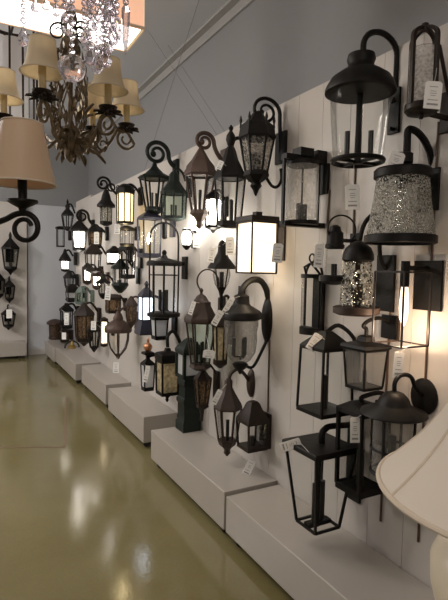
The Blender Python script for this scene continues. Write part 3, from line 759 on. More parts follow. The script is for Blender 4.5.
# small bronze lantern under it
s = coach(202, 0.12, 6, (379, 8.5), (404, 5.5), [(1.5, 368), (3, 371), (6, 375), (9.5, 378), (9, 379)], [(6, 404), (6.5, 407), (2, 410), (1.2, 421)],
      'small brown lantern with brown seeded panes and long tail, beside the green post light', 'bronze', 'brownglass', .9, plate=(372, 400, 5), arm=[([(202, 370), (206, 363), (214, 372), (217, 380)], 1.1)]); LX = s
# amber lantern behind the coach lantern
s = coach(220, 0.09, 6, (326, 8), (360, 6), [(1.5, 308), (4, 312), (9, 322), (9.5, 326)], [(7, 360), (7, 364), (2, 368)],
      'narrow dark lantern with amber glass partly behind the bell-glass coach lantern', 'bronze', 'amber', .9, plate=(318, 345, 5), arm=[([(220, 310), (220, 300), (226, 296), (229, 305), (232, 318)], 1.5)]); LY = s
# copper carriage lantern
s = coach(227, 0.17, 6, (408, 13.5), (440, 9), [(2, 378), (4, 381), (4, 387), (7, 393), (13, 403), (14.5, 407), (14, 408)], [(10, 440), (8, 445), (4, 448), (3, 450), (3.5, 453), (.8, 456)],
      'reddish copper hexagonal carriage lantern with pointed roof, hanging over the second plinth', 'rust', 'clear', 1.0, plate=(371, 400, 6, 'oval'), candles=(1, 0, 420, 440, 1.8),
      arm=[([(227, 382), (229, 374), (236, 370), (243, 376), (248, 384)], 1.8)]); LP = s
# square bronze lantern
s = coach(252, 0.10, 4, (421, 16.5), (446, 14.5), [(4.5, 401), (7, 403), (10, 409), (17, 418), (17.5, 421)], [(16, 445), (16, 448), (13, 449)],
      'square bronze wall lantern with hipped roof, right of the copper carriage lantern', 'bronze', 'clear', 1.2, plate=(414, 449, 9), candles=(1, 0, 436, 448, 2.5),
      arm=[([(260, 430), (266, 430)], 2)]); LQ = s

# ================================================================ THIRD SECTION
s = coach(154, 0.20, 6, (179, 14.5), (208, 8.5), [(2, 165), (4, 168), (9, 173), (15, 176), (17, 178), (16, 179)], [(9, 208), (9.5, 211), (5, 214)],
      'black hexagonal lantern with big curled scroll arm, at the top left of the middle group', 'verdi', 'clear', 1.1, scroll=(156, 153, 12, 166, 166, 2.3), plate=(157, 174, 6),
      finial=[(1.2, 162), (2.5, 165), (1.5, 167)], candles=(2, 2.5, 193, 207, 1.1)); LAA = s
s = coach(173.5, 0.14, 8, (194, 12.5), (217, 12), [(3, 172), (5, 175), (5.5, 181), (10, 188), (13.5, 192), (13.5, 194)], [(12.5, 217), (12.5, 219), (5, 221)],
      'round dark green lantern with bell roof and upright bars, right of the curled scroll lantern', 'verdi', 'green_gl', .8, plate=(172, 196, 5), arm=[([(173, 173), (176, 168), (182, 172), (185, 180)], 1.3)], candles=(2, 3, 205, 216, 1.1))
s = coach(149, 0.22, 4, (219, 13), (254, 12), [(3, 209), (5, 212), (12, 216), (14, 218)], [(13, 254), (13, 257), (8, 258)],
      'lit square lantern with clear glass and bright white bulb, left of the hooped cage lantern', 'navy', 'clear', .9, plate=(214, 236, 5), arm=[([(149, 211), (155, 207), (163, 212), (166, 222)], 1.3)],
      candles=(1, 0, 244, 253, 2.4, 'ivory', ('bulb', 11))); s.light(238, 5.5, (1, .93, .86)); LAC = s
s = L(186.5, 250, 0.07, 'wall_sconce', 'tiny lit glass sconce flooding the panel with white light behind the hooped cage lantern')
s.lathe([(1.5, 228), (4.5, 229), (4.5, 231)], 'cap', 'black', 16); s.lathe([(3, 231), (5, 235), (5.3, 239), (4, 244), (3, 245)], 'lit_shade', 'lit_white', 20); s.lathe([(4.5, 245), (4, 247), (1, 250)], 'base', 'black', 16)
s.plate(230, 248, 3); s.arm([(187, 229.5), (s.wallpx() - 1, 233)], 1.2); s.light(226, 5.0, (1, .93, .85), .03); LACb = s
# cage lantern with tall hoop
s = L(163.5, 317, 0.19, 'wall_lantern', 'black round cage lantern with tall arched hoop handle and vertical bars')
s.put(MB().tube([(15 * -1, 0, s.z(264)), (-15, 0, s.z(238))] + [(-15 * math.cos(PI * i / 14), 0, s.z(238) + 15 * math.sin(PI * i / 14)) for i in range(15)] + [(15, 0, s.z(264))], 1.0), 'hoop_handle', 'black')
s.lathe([(2.6, 224), (2.6, 238), (1.2, 239)], 'hoop_socket', 'black', 14)
s.lathe([(1, 250), (2.5, 252), (2, 255), (4, 258), (16, 261), (17.5, 263), (17.5, 266)], 'roof', 'black', 28)
m = MB(); [m.bar((14.5 * math.cos(a), 14.5 * math.sin(a), s.z(266)), (14 * math.cos(a), 14 * math.sin(a), s.z(312)), .9) for a in [PI / 8 + i * PI / 4 for i in range(8)]]; m.torus((0, 0, s.z(275)), 14, .6, 28, 6); s.put(m, 'cage', 'black')
s.glass([(11.5, 266), (11.5, 312)], 'clear', 28); s.lathe([(14, 312), (16.5, 313), (16.5, 316), (12, 317)], 'base', 'black', 28)
s.candles(3, 4, 290, 310, 1.6); s.plate(256, 279, 5); s.arm([(175, 263), (s.wallpx() - 1, 263)], 2)
LAD = s
s = L(146, 334, 0.17, 'wall_sconce', 'small sconce with a cool white lit panel and flared blue-black skirt', 'wall sconce')
s.lathe([(.8, 281), (2.5, 284), (1.5, 287), (5, 290), (9.5, 295), (9.5, 297)], 'roof', 'navy', 4); s.cage(297, 8.5, 320, 8.5, 4, .8, 'navy'); s.lathe([(7.8, 298), (7.8, 319)], 'lit_panel', 'lit_cool', 4)
s.lathe([(9, 319), (9.5, 322), (13, 331), (13, 334)], 'skirt', 'navy', 4); s.plate(292, 322, 4, 'navy'); s.arm([(150, 294), (s.wallpx() - 1, 300)], 1.3, 'navy'); LAE = s
s = coach(159, 0.15, 4, (319, 9.5), (336, 8), [(2, 311), (4, 313), (11, 317), (11, 319)], [(8.5, 336), (8.5, 339), (5, 340)],
      'small black box lantern with pale panes below the hooped cage lantern', 'black', 'frost', .9, plate=(316, 333, 5), arm=[([(159, 313), (167, 311), (175, 320)], 1.4)]); LAF = s
s = coach(147.5, 0.21, 4, (364, 7.5), (387, 6.5), [(1.5, 351), (7, 352), (7.5, 354), (2.5, 355), (2.5, 359), (8, 363), (8, 364)], [(7, 387), (7, 390), (3, 391)],
      'small dark lantern topped by a shiny copper ball, left of the amber box lantern', 'black', 'frost', .8, plate=(358, 376, 4), arm=[([(148, 357), (156, 356), (165, 362)], 1.2)])
s.put(MB().sphere((0, 0, s.z(347)), 4.4, 16, 10), 'copper_ball', 'bright_copper'); s.lathe([(.5, 338), (1.5, 340), (1, 343)], 'finial', 'bright_copper', 10); LAI = s
s = coach(167, 0.16, 4, (361, 12.5), (392, 11.5), [(3, 348), (4, 351), (12, 352.5), (14, 354), (14, 359), (12.5, 361)], [(12.5, 391), (12.5, 394), (4, 395), (1.5, 398), (2, 400), (.6, 402)],
      'square black lantern with seeded amber glass over the third plinth', 'black', 'amber', 1.2, plate=(345, 378, 5), arm=[([(167, 347), (167, 336), (173, 332), (180, 345), (182, 355)], 1.8)], candles=(1, 0, 376, 390, 1.6)); LAH = s
# green post light
P = Vector((1.553, 3.40, 0.2725)); px0, py0, d0 = proj(P)
s = L(px0, py0, WALL - P.x, 'post_light', 'dark green square post light with pale frosted panes, standing on a plinth end', 'post light', pos=P)
s.lathe([(13.5, py0), (13.5, py0 - 8), (11.5, py0 - 10), (11.5, 403), (13, 401), (13, 398), (11, 396)], 'post', 'verdi', 4)
s.lathe([(11, 397), (10, 386), (12.5, 384), (12.5, 380), (11, 378)], 'neck', 'verdi', 4)
s.lathe([(11, 378), (14, 377), (14, 374)], 'head_base', 'verdi', 4)
s.cage(352, 13, 375, 13, 4, 2.0, 'verdi'); s.glass([(12.2, 353), (12.2, 374)], 'frost', 4)
s.lathe([(3, 338), (6, 340), (13, 346), (15.5, 349), (15.5, 352)], 'roof', 'verdi', 4); LZ = s

# ================================================================ FAR CLUSTER
s = coach(125, 0.17, 8, (193, 8.5), (222, 8), [(3, 184), (8, 187), (9.5, 190), (9.5, 193)], [(8.5, 222), (8.5, 224), (3, 225)],
      'cylindrical lantern glowing bright amber behind black bars, high on the far panel', 'black', 'clear', .7, plate=(186, 204, 4), arm=[([(125, 186), (131, 184), (137, 189), (140, 194)], 1.3)])
s.lathe([(7, 194), (7, 221)], 'lit_shade', 'lit_amber', 20); s.light(232, 1.8, (1, .78, .42), .04); LAK = s
m = MB()
for i in range(5): m.torus((s.x(118 + i * 4), 0, s.z(188)), 1.8, .4, 12, 5, 'xz')
s.put(m, 'lattice_bracket', 'black')
s = coach(127, 0.12, 16, (230, 7), (244, 7), [(3, 226), (7.5, 228), (7.5, 230)], [(7.5, 244), (7, 246), (2, 247)], 'small clear cylinder lantern directly below the glowing amber lantern', 'black', 'clear', .5, plate=(226, 240, 4), arm=[([(127, 228), (135, 229)], 1.2)])
s = coach(106, 0.18, 16, (207, 6), (222, 5.5), [(2, 190), (4, 195), (5, 200), (9, 205), (9, 207)], [(6, 222), (6, 224), (2, 226)],
      'dark lantern with double scroll top and sparkling crackle glass, left of the glowing amber lantern', 'black', 'crackle', .6, scroll=(103, 184, 7, 191, 196, 1.3), plate=(192, 204, 4))
s.put(MB().torus((s.x(111), 0, s.z(187)), 3.6, .9, 16, 6, 'xz'), 'inner_scroll', 'black'); LAL = s
s = coach(67.5, 0.20, 6, (215, 6), (227, 4), [(1, 204), (2.5, 206), (2, 209), (5.5, 213), (6.5, 215)], [(4, 227), (4, 229), (1, 231)], 'far small lantern with needle finial, topmost at the left end of the panel', 'black', 'clear', .6,
      finial=[(.3, 199), (1.2, 202), (.7, 204), (1.2, 206)], plate=(211, 224, 3), arm=[([(67, 206), (71, 204), (75, 213)], .9)]); LAM = s
s = coach(79, 0.20, 6, (231, 8), (248, 6), [(2, 221), (5, 224), (10, 229), (10, 231)], [(6.5, 248), (6.5, 250), (2, 252)], 'far black scroll-arm lantern with its glass lit pure white', 'black', 'clear', .6, scroll=(82, 216, 6.5, 222, 224, 1.3), plate=(219, 232, 3))
s.lathe([(5.5, 232), (4.5, 247)], 'lit_shade', 'lit_white', 12); s.light(257, 1.2, (1, .93, .85), .05); LAN = s
s = coach(60.5, 0.17, 4, (229, 4.5), (246, 4.5), [(1, 226), (6, 227), (6, 229)], [(4.8, 246), (4.8, 247)], 'far thin open box lantern at the left end beside the white-lit scroll lantern', 'black', 'clear', .5, plate=(228, 240, 3), arm=[([(61, 227), (69, 228)], .9)])
s = coach(65, 0.18, 16, (261, 4), (269, 3.5), [(1, 249), (2, 253), (4, 256), (6, 260), (6, 261)], [(3.8, 269), (3.5, 271), (1, 272)], 'far small black lantern with cap, lit white at the left edge of the group', 'black', 'clear', .4, plate=(252, 265, 3), arm=[([(65, 252), (69, 250), (73, 256)], .9)])
s.lathe([(3.5, 261), (3, 269)], 'lit_shade', 'lit_white', 12)
s = coach(95, 0.16, 6, (232, 7), (246, 6), [(2, 224), (4, 226), (8.5, 231), (8.5, 232)], [(6.5, 246), (6, 248), (2, 250)], 'far dark hexagonal lantern behind a hanging tag, right of the white-lit scroll lantern', 'black', 'brownglass', .6, plate=(226, 240, 3), arm=[([(95, 226), (101, 228), (105, 232)], 1)]); LAQ = s
s = coach(93, 0.22, 6, (254, 8), (268, 7), [(2, 244), (5, 247), (9.5, 252), (9.5, 254)], [(7.5, 268), (8, 271), (3, 273)], 'far bronze six-sided lantern with pale panes in the middle of the far group', 'bronze', 'clear', .6, plate=(250, 262, 3), arm=[([(93, 246), (99, 244), (106, 254)], 1)])
s = coach(114, 0.19, 4, (253, 8), (263, 8), [(2, 246), (4, 248), (9, 251), (9, 253)], [(8.3, 263), (8.3, 265)], 'far lantern shining brilliant white below the clear cylinder lantern', 'black', 'clear', .5, plate=(250, 262, 3), arm=[([(114, 249), (122, 249), (127, 254)], 1)])
s.lathe([(6.5, 254), (6.5, 262)], 'lit_shade', 'lit_white', 14); s.light(272, 1.2, (1, .95, .9), .05)
s = coach(127, 0.15, 8, (250, 8), (275, 7.5), [(3, 244), (8, 247), (9, 250)], [(8, 275), (8, 278), (3, 279)], 'far dark barred lantern with arched top, right of the brilliant white lantern', 'black', 'smoky', .7, plate=(248, 268, 4), arm=[([(127, 246), (133, 246), (138, 252)], 1)])
s = coach(120, 0.20, 8, (269, 7), (283, 7), [(2, 259), (4, 262), (9, 267), (9, 269)], [(8, 283), (8.5, 285), (6, 289), (2, 293)], 'far lantern with grey-green basket base under the brilliant white lantern', 'verdi', 'clear', .5, plate=(266, 284, 3), arm=[([(120, 261), (127, 260), (133, 268)], 1)])
s = coach(87.5, 0.19, 8, (269, 5), (281, 4.5), [(1.5, 263), (5.5, 267), (5.5, 269)], [(5, 281), (4.5, 283), (1, 285)], 'far lantern with a lit white tube, left of its twin-lit neighbour', 'bronze', 'clear', .5, plate=(266, 278, 3), arm=[([(88, 265), (94, 265), (98, 271)], .9)])
s.lathe([(2.6, 270), (2.6, 280)], 'bulb', 'lit_white', 12)
s = coach(96.5, 0.15, 6, (276, 5), (286, 4), [(1.5, 268), (5.5, 274), (5.5, 276)], [(4.5, 286), (4, 288), (1, 290)], 'far copper lantern with lit white glass, below the bronze six-sided lantern', 'copper', 'clear', .5, plate=(272, 282, 3), arm=[([(97, 270), (102, 270), (104, 276)], .9)])
s.lathe([(3.2, 277), (3, 285)], 'bulb', 'lit_white', 12)
s = coach(103, 0.20, 16, (283, 6.5), (294, 4), [(2, 274), (3, 279), (7.5, 282), (7.5, 283)], [(4.5, 294), (3, 297), (1, 299)], 'far dark bowl-shaped lantern with a tag on its right', 'black', 'smoky', .6, plate=(280, 292, 3), arm=[([(103, 276), (109, 276), (115, 284)], 1)]); LAW = s
s = coach(72, 0.19, 4, (292, 7), (298, 6.5), [(3, 284), (7, 287), (7.5, 292)], [(7, 298), (8, 300), (6, 302)], 'far dark square lantern with pale band, low at the left of the group', 'black', 'frost', .7, plate=(286, 298, 3), arm=[([(72, 286), (78, 285), (82, 292)], 1)])
s = coach(69, 0.14, 6, (278, 5), (286, 4), [(1, 270), (3, 273), (6, 277), (6, 278)], [(4, 286), (4, 288)], 'far small dark lantern under the capped white-lit lantern', 'black', 'smoky', .5, plate=(274, 285, 3), arm=[([(69, 272), (73, 272), (76, 279)], .9)])
s = coach(81, 0.17, 6, (292, 5), (302, 6), [(1, 286), (3, 288), (5, 291), (5, 292)], [(6.5, 302), (6, 304), (1, 305)], 'far grey-green patinated lantern above the broad brown one', 'greypat', 'green_gl', .8, plate=(290, 302, 3), arm=[([(81, 288), (87, 288), (91, 294)], 1)])
s = coach(84, 0.21, 6, (315, 9.5), (338, 8), [(1.5, 303), (4, 306), (10, 312), (11, 315)], [(8.5, 338), (8, 341), (3, 344), (1, 346)], 'far broad brown hexagonal lantern standing out in the lower left of the group', 'bronze', 'brownglass', .8, plate=(308, 326, 4), arm=[([(84, 305), (91, 303), (98, 312)], 1.1)])
s = coach(66.5, 0.19, 4, (311, 7), (326, 6.5), [(2, 303), (3, 305), (8.5, 309), (8.5, 311)], [(7, 326), (7, 328), (3, 329)], 'far black box lantern with a tag across its front, left of the broad brown lantern', 'black', 'smoky', .7, plate=(306, 320, 3), arm=[([(67, 305), (73, 304), (77, 311)], 1)]); LBA = s
s = coach(55, 0.17, 16, (324, 6), (337, 5.5), [(1.5, 319), (5, 320), (8, 322), (8, 324)], [(6, 337), (6, 339), (2, 340)], 'far lantern with flat pinkish copper lid, lowest at the left end', 'copper', 'brownglass', .7, plate=(320, 334, 3), arm=[([(55, 321), (62, 322)], 1)])
s = coach(64.5, 0.13, 4, (332, 5), (340, 5), [(2, 328), (6, 331), (6, 332)], [(5.2, 340), (5.2, 342)], 'far low lantern under the black box lantern', 'bronze', 'brownglass', .6, plate=(330, 340, 3), arm=[([(65, 330), (70, 331)], 1)]); LBC = s
s = coach(94, 0.17, 6, (331, 6.5), (347, 4), [(1.5, 322), (3, 325), (7.5, 329), (7.5, 331)], [(4.5, 347), (3, 349), (.8, 352)], 'far black tapered lantern with hanging tag, left of the copper acorn lantern', 'black', 'smoky', .7, plate=(324, 338, 3), arm=[([(94, 324), (100, 323), (105, 330)], 1)]); LAY = s
s = coach(104, 0.12, 16, (321, 3.4), (344, 3.4), [(1, 317), (4, 319), (4, 321)], [(3.8, 344), (3.5, 346), (1, 347)], 'far slim tube sconce glowing soft white behind the copper acorn lantern', 'bronze', 'clear', .3, plate=(322, 336, 2), arm=[([(104, 319), (112, 326)], 1)])
s.lathe([(2.7, 322), (2.7, 343)], 'lit_shade', 'lit_warm', 14)
s = coach(113, 0.15, 4, (299, 8), (311, 8), [(5, 294), (9, 297), (9, 299)], [(8.5, 311), (8.5, 313)], 'far plain brown box lantern above the copper acorn lantern', 'bronze', 'brownglass', .9, plate=(298, 311, 3), arm=[([(113, 296), (120, 296), (124, 302)], 1)])
s = coach(131, 0.17, 6, (306, 5.5), (322, 4), [(1, 296), (3, 299), (6.5, 304), (6.5, 306)], [(4.5, 322), (3, 325), (1, 328)], 'far reddish lantern right of the copper acorn lantern', 'rust', 'brownglass', .7, plate=(302, 316, 3), arm=[([(131, 298), (137, 297), (142, 305)], 1)])
# copper acorn lantern
s = L(118, 359, 0.21, 'wall_lantern', 'copper acorn-shaped lantern with crown lid and clear bowl, hanging over the fourth plinth')
s.lathe([(.5, 307), (1.5, 309), (1, 311), (3.5, 314), (5, 318), (5, 320), (9.5, 323), (12.5, 326), (13.5, 329), (13, 332)], 'crown_lid', 'copper', 28)
s.glass([(11, 332), (10.5, 340), (8, 348), (3.5, 354)], 'clear', 28)
m = MB(); [m.tube([(11.5 * math.cos(a), 11.5 * math.sin(a), s.z(331)), (11 * math.cos(a), 11 * math.sin(a), s.z(340)), (8.5 * math.cos(a), 8.5 * math.sin(a), s.z(348)), (3 * math.cos(a), 3 * math.sin(a), s.z(355))], .7, 6) for a in [i * PI / 3 + .3 for i in range(6)]]; s.put(m, 'frame', 'copper')
s.lathe([(3.5, 354), (2.5, 356), (1, 359)], 'finial', 'copper', 12); s.plate(312, 330, 4, 'copper'); s.arm([(118, 313), (124, 308), (133, 316), (s.wallpx() - 1, 322)], 1.2, 'copper'); LAJ = s
# brass stand on the far plinth
P = onZ(72, 348, PH + 0.001); s = L(72, 348, 0.2, 'brass_lamp_base', 'small brass arched lamp base lying on the far plinth', 'lamp base', None, pos=P)
s.put(MB().torus((0, 0, 0), 7, .9, 20, 6, 'xz', 0.05, PI - .05), 'arch', 'bronze'); s.lathe([(4, 348), (4, 346), (2, 345), (1.2, 341)], 'foot', 'brass', 20)

# lanterns on the far left panel
FP = FARY - 0.165
def far_left(px, ytop, ybot, rr, label, depth=0.14, glass='smoky'):
    P = onY(px, ybot, FP - depth); k = proj(P)[2] / FPX
    t = empty('wall_lantern', P, label, 'lantern', LGROUP)
    H = ybot - ytop; z = lambda u: (ybot - (ytop + u * H))
    def b(mb, n, mt): return mb.build(n, mt, t, k)
    q = PI / 6
    b(MB().lathe([(.4, z(0)), (rr * .2, z(.08)), (rr * .15, z(.15)), (rr * .55, z(.24)), (rr * 1.1, z(.36)), (rr * 1.1, z(.40))], 6, q), 'roof', 'black')
    m = MB()
    for i in range(6):
        a = q + i * PI / 3; m.bar((rr * math.cos(a), rr * math.sin(a), z(.40)), (rr * .75 * math.cos(a), rr * .75 * math.sin(a), z(.80)), .6)
    b(m, 'frame', 'black'); b(MB().lathe([(rr * .92, z(.40)), (rr * .7, z(.80))], 6, q, cap=False), 'glass', glass)
    b(MB().lathe([(rr * .8, z(.80)), (rr * .8, z(.85)), (rr * .3, z(.93)), (.4, z(1))], 6, q), 'base', 'black')
    D = depth / k; b(MB().box((0, D - .7, z(.5)), (rr * .45, .7, H * .2)), 'backplate', 'black')
    b(MB().tube([(0, 0, z(.12)), (0, D * .5, z(.05)), (0, D - 1, z(.4))], .9), 'arm', 'black')
    o = type('o', (), {})(); o.p = 0; o.k = k; o.P = P
    return o
far_left(10.5, 232, 275, 8.5, 'dark far lantern with wide roof, top of the column on the far left panel')
far_left(9.5, 276, 303, 5.5, 'small dark lantern in the middle of the column on the far left panel')
f3 = far_left(8.5, 304, 330, 7, 'dark lantern with a price tag, lowest on the far left panel', .14)
far_left(-1, 268, 300, 6, 'dark far lantern cut by the left edge of the photo')

# ================================================================ price tags
price_tag(352.5, 197, 14, 25, LA, 'price tag hanging below the large domed lantern', .04, (354, 165), rad=2)
price_tag(433, 95, 17, 27, LB, 'price tag in front of the small strap lantern at the right edge', -.06, (432, 62), rad=17)
price_tag(396, 161, 15, 18, LC, 'tilted price tag on the cap of the crackle glass sconce', -.25, (403, 141), rad=14)
price_tag(319, 256, 9, 23, LE, 'price tag left of the small jar lantern', -.05, (322, 240), rad=12)
price_tag(398.5, 365, 10, 26, LH, 'price tag hanging below the lit tube bulb sconce', -.04, (401, 345), rad=2)
price_tag(314.5, 342, 10, 18, LJ, 'slanted price tag on the pyramid roof of the open square lantern', -.55, (324, 331), rad=16)
price_tag(355, 430, 9.5, 26, LL, 'price tag on the heavy box lantern, left of the barn lantern', .03, (358, 412), rad=24)
price_tag(290.5, 445, 9.5, 21, LM, 'price tag lying almost flat on the roof of the tapered open lantern', -1.25, (308, 439), rad=28)
price_tag(277.5, 253, 10, 19, LR, 'price tag over the right side of the glowing box sconce', -.08, (278, 236), rad=22)
price_tag(230, 246, 8.5, 18, LV, 'price tag left of the glowing box sconce', .03, (231, 232), rad=16)
price_tag(211.5, 255, 6.5, 15, LV, 'smaller price tag on the hood of the hurricane lantern', -.12, (213, 244), rad=16)
price_tag(228, 306, 5.5, 20, LO, 'long slanted price tag beside the curved arm of the coach lantern', -.5, (236, 294), rad=16)
price_tag(217.5, 318, 6.5, 16, LO, 'slanted price tag left of the coach lantern roof', -.5, (226, 310), rad=24)
price_tag(192, 308, 4.5, 14, LW, 'narrow price tag on the brown roof with the loop handle', -.3, (198, 299), rad=14)
price_tag(209, 354, 12, 8, LW, 'wide white price tag at the foot of the greenish glass lantern', -.1, (207, 344), rad=14)
price_tag(217, 397, 5.5, 16, LP, 'slanted price tag on the roof of the copper carriage lantern', -.45, (224, 388), rad=14)
price_tag(249, 467.5, 8, 17, LQ, 'price tag dangling below the square bronze lantern', -.42, (255, 452), rad=2)
price_tag(220, 165, 5.5, 9, LT, 'small slanted price tag on the charcoal lantern roof', -.4, (226, 157), rad=15)
price_tag(196.5, 240.5, 7, 14, LACb, 'price tag beside the tiny white sconce', 0, (197, 231), rad=8)
price_tag(116, 367.5, 6, 11, LAJ, 'price tag hanging below the copper acorn lantern', 0, (118, 358), rad=2)
price_tag(117, 229, 5.5, 10, LAK, 'price tag left of the clear cylinder, below the glowing amber lantern', 0, (119, 222), rad=8)
price_tag(96.5, 238, 5, 12, LAQ, 'price tag on the dark far lantern right of the white-lit scroll lantern', 0, (97, 230), rad=10)
price_tag(108, 293, 5.5, 14, LAW, 'price tag on the right of the far bowl lantern', -.1, (107, 284), rad=9)
price_tag(93.5, 325.5, 5, 9, LAY, 'price tag on the far black tapered lantern', 0, (94, 320), rad=9)
price_tag(66.5, 319, 4.5, 12, LBA, 'price tag across the far black box lantern', 0, (67, 311), rad=9)
price_tag(64, 336, 4.2, 7, LBC, 'price tag on the far low lantern under the box lantern', 0, (65, 331), rad=8)
price_tag(146.5, 374, 4.5, 17, LAI, 'long price tag on the lantern with the copper ball', -.2, (149, 364), rad=10)
t = empty('price_tag', f3.P + Vector((0, -0.14, 0.17 * 1.6)), 'price tag on the lowest lantern of the far left panel', 'price tag', TG)
MB().box((0, 0, 0), (.042, .002, .07)).build('card', 'tag', t); MB().tube([(0, 0, .068), (0, .05, .12)], .004, 5).build('string', 'string', t)

# ================================================================ cords on the panels and guy wires
def cord(p, q, label, r=0.005):
    A = onX(*p, WALL - r * .8); B = onX(*q, WALL - r * .8); B.y = A.y + (B.y - A.y) * .3
    o = MB().tube([A, (A + B) / 2 + Vector((0, .004, 0)), B], r, 6).build('power_cord', 'cord'); tag(o, label, 'cord', 'brown cords hanging down the panels')
cord((438.7, 122), (415, 540), 'long brown cord hanging from the strap lantern down behind the barn lantern')
cord((357.5, 126), (353, 240), 'brown cord hanging behind the large domed lantern')
cord((391, 300), (377, 519), 'brown cord hanging from the mottled jug lantern, ending below the box lantern')
cord((329.6, 190), (326.5, 245), 'short brown cord below the strap-framed lantern')
cord((269.7, 340), (268, 412), 'brown cord between the oval backplate and the square bronze lantern')
def wire(p, q, label, r=0.0018):
    A = onX(*p, WALL + .03); A.z = PTOP - .002; B = onZ(*q, CEIL); 
    o = MB().tube([A, B], r, 6).build('guy_wire', 'wire'); tag(o, label, 'wire', 'thin wires bracing the panels to the ceiling')
wire((143.5, 171), (199, 0), 'thin brace wire rising to the right from the panel top to the ceiling')
wire((218.5, 134.5), (145.6, 27), 'thin brace wire rising to the left from the panel top, ending behind the lit shade')
wire((226, 131), (168, 45), 'second thin line rising to the left from the panel top')  # thin strand beside the one above, panel top to ceiling

# ================================================================ TABLE LAMP (bottom right)
TP = Vector((0.765, 0.430, 0))
tb = empty('side_table', TP, 'round dark wooden side table under the white shaded lamp', 'table')
MB().lathe([(.005, .62), (.24, .62), (.25, .63), (.25, .645), (.24, .65), (.005, .65)], 40).build('table_top', 'wood', tb)
MB().lathe([(.03, .02), (.035, .1), (.02, .3), (.03, .5), (.05, .62)], 20).build('pedestal', 'wood', tb)
MB().lathe([(.19, 0), (.19, .012), (.05, .03), (.02, .04)], 32).build('foot', 'wood', tb)
tl = empty('table_lamp', TP + Vector((0, 0, .65)), 'white fabric bell-shaded table lamp with ivory ceramic body in the bottom right corner', 'table lamp')
MB().lathe([(.085, 0), (.09, .012), (.07, .03), (.055, .05), (.065, .12), (.085, .20), (.110, .28), (.128, .35), (.130, .39), (.115, .425), (.06, .448), (.025, .455)], 40).build('body', 'ceramic', tl, ang=60)
MB().lathe([(.012, .45), (.012, .56), (.016, .57)], 16).build('socket', 'brass', tl)
rz = .515; R0 = .216
def sprof(u): return R0 - (R0 - .085) * (1 - (1 - u) ** 2.0), rz + .24 * u
prof = [sprof(i / 14) for i in range(15)]
sh = MB().shell(prof, .003, 64).build('lamp_shade', 'shade_white', tl, ang=60)
m = MB(); m.torus((0, 0, rz), R0 - .001, .0045, 64, 8); m.build('rim_trim', 'shade_trim', sh); m = MB(); m.torus((0, 0, rz + .24), .084, .0035, 40, 8); m.build('top_trim', 'shade_trim', sh)
m = MB()
for i in range(8):
    a = i * PI / 4 + 0.39; m.tube([((r + .0005) * math.cos(a), (r + .0005) * math.sin(a), z) for r, z in prof], .0022, 6)
m.build('seam', 'shade_trim', sh)
m = MB(); [m.tube([(0, 0, rz + .23), (.083 * math.cos(a), .083 * math.sin(a), rz + .238)], .0015, 5) for a in (0, 2.1, 4.2)]; m.tube([(0, 0, .56), (0, 0, rz + .245)], .003, 6); m.build('shade_harp', 'brass', tl)

# ================================================================ BRONZE CHANDELIER WITH TAN SHADES
CC = Vector((.385, 1.935, 0))
ch = empty('chandelier', CC + Vector((0, 0, 1.885)), 'antique bronze leafy chandelier with small tan bell shades on scrolled arms', 'chandelier')
Z0 = 1.885
MB().lathe([(.001, 0), (.010, .006), (.016, .02), (.010, .035), (.022, .055), (.024, .07), (.016, .09), (.008, .125), (.008, .16), (.010, .20), (.008, .26), (.009, .30), (.013, .38), (.024, .41), (.03, .44), (.016, .47), (.010, .52)], 24).build('column', 'antique', ch, ang=60)
m = MB()
def leaf(m, base, az, el, ln, wd, curl=.5, n=6):
    P0 = Vector(base); pts = []; d = Vector((math.cos(az) * math.cos(el), math.sin(az) * math.cos(el), math.sin(el))); sd = Vector((-math.sin(az), math.cos(az), 0))
    upv = sd.cross(d); vs = []
    for i in range(n + 1):
        u = i / n; c = P0 + d * (ln * u) + upv * (-curl * ln * u * u); wv = wd * math.sin(PI * min(1, .12 + .88 * u)) ** .8
        nrm = upv * .0025
        vs += [c - sd * wv + nrm * 2, c + nrm * -1, c + sd * wv + nrm * 2]
    f = []
    for i in range(n):
        a = i * 3; f += [(a, a + 1, a + 4, a + 3), (a + 1, a + 2, a + 5, a + 4)]
    o = len(m.v); m.add(vs, f)
    m.add([Vector(v) - upv * .0018 for v in vs], [tuple(reversed(x)) for x in f])
for ring in range(11):
    zz_ = .03 + ring * .036; rb = .016 + .040 * math.sin(PI * min(1, (ring + .5) / 11)) ** .8
    for i in range(7):
        a = 2 * PI * (i + ring * .5) / 7 + random.uniform(-.25, .25)
        leaf(m, (rb * math.cos(a), rb * math.sin(a), zz_), a, random.uniform(.5, 1.35), random.uniform(.028, .052), .0095, random.choice((.6, .9, -.4)))
for i in range(6):
    a = i * PI / 3; leaf(m, (.02 * math.cos(a), .02 * math.sin(a), .05), a, -.5, .05, .011, -.5)
for i in range(7):
    a = i * 2 * PI / 7; leaf(m, (.012 * math.cos(a), .012 * math.sin(a), .49), a, .95, .06, .011, .9)
m.build('leaf_cluster', 'antique', ch, ang=60)
m = MB()
for i in range(8):
    for sgn in (1, -1):
        m.tube([((.014 + .046 * math.sin(PI * u) ** .8) * math.cos(i * PI / 4 + sgn * 2.2 * u), (.014 + .046 * math.sin(PI * u) ** .8) * math.sin(i * PI / 4 + sgn * 2.2 * u), .03 + .40 * u) for u in [q / 18 for q in range(19)]], .0028, 6)
m.build('vine_lattice', 'antique', ch, ang=60)
m = MB()
for i in range(5):
    a = i * 2 * PI / 5 + .3
    pts = []
    for j in range(30):
        t = math.radians(500) * j / 29; rd = .036 * (1 - .7 * j / 29); u = .040 - rd * math.cos(t) + .005; zq = .47 + rd * math.sin(t)
        pts.append((u * math.cos(a), u * math.sin(a), zq))
    m.tube(pts, .0045, 7, .003)
m.build('crown_scrolls', 'bronze', ch)
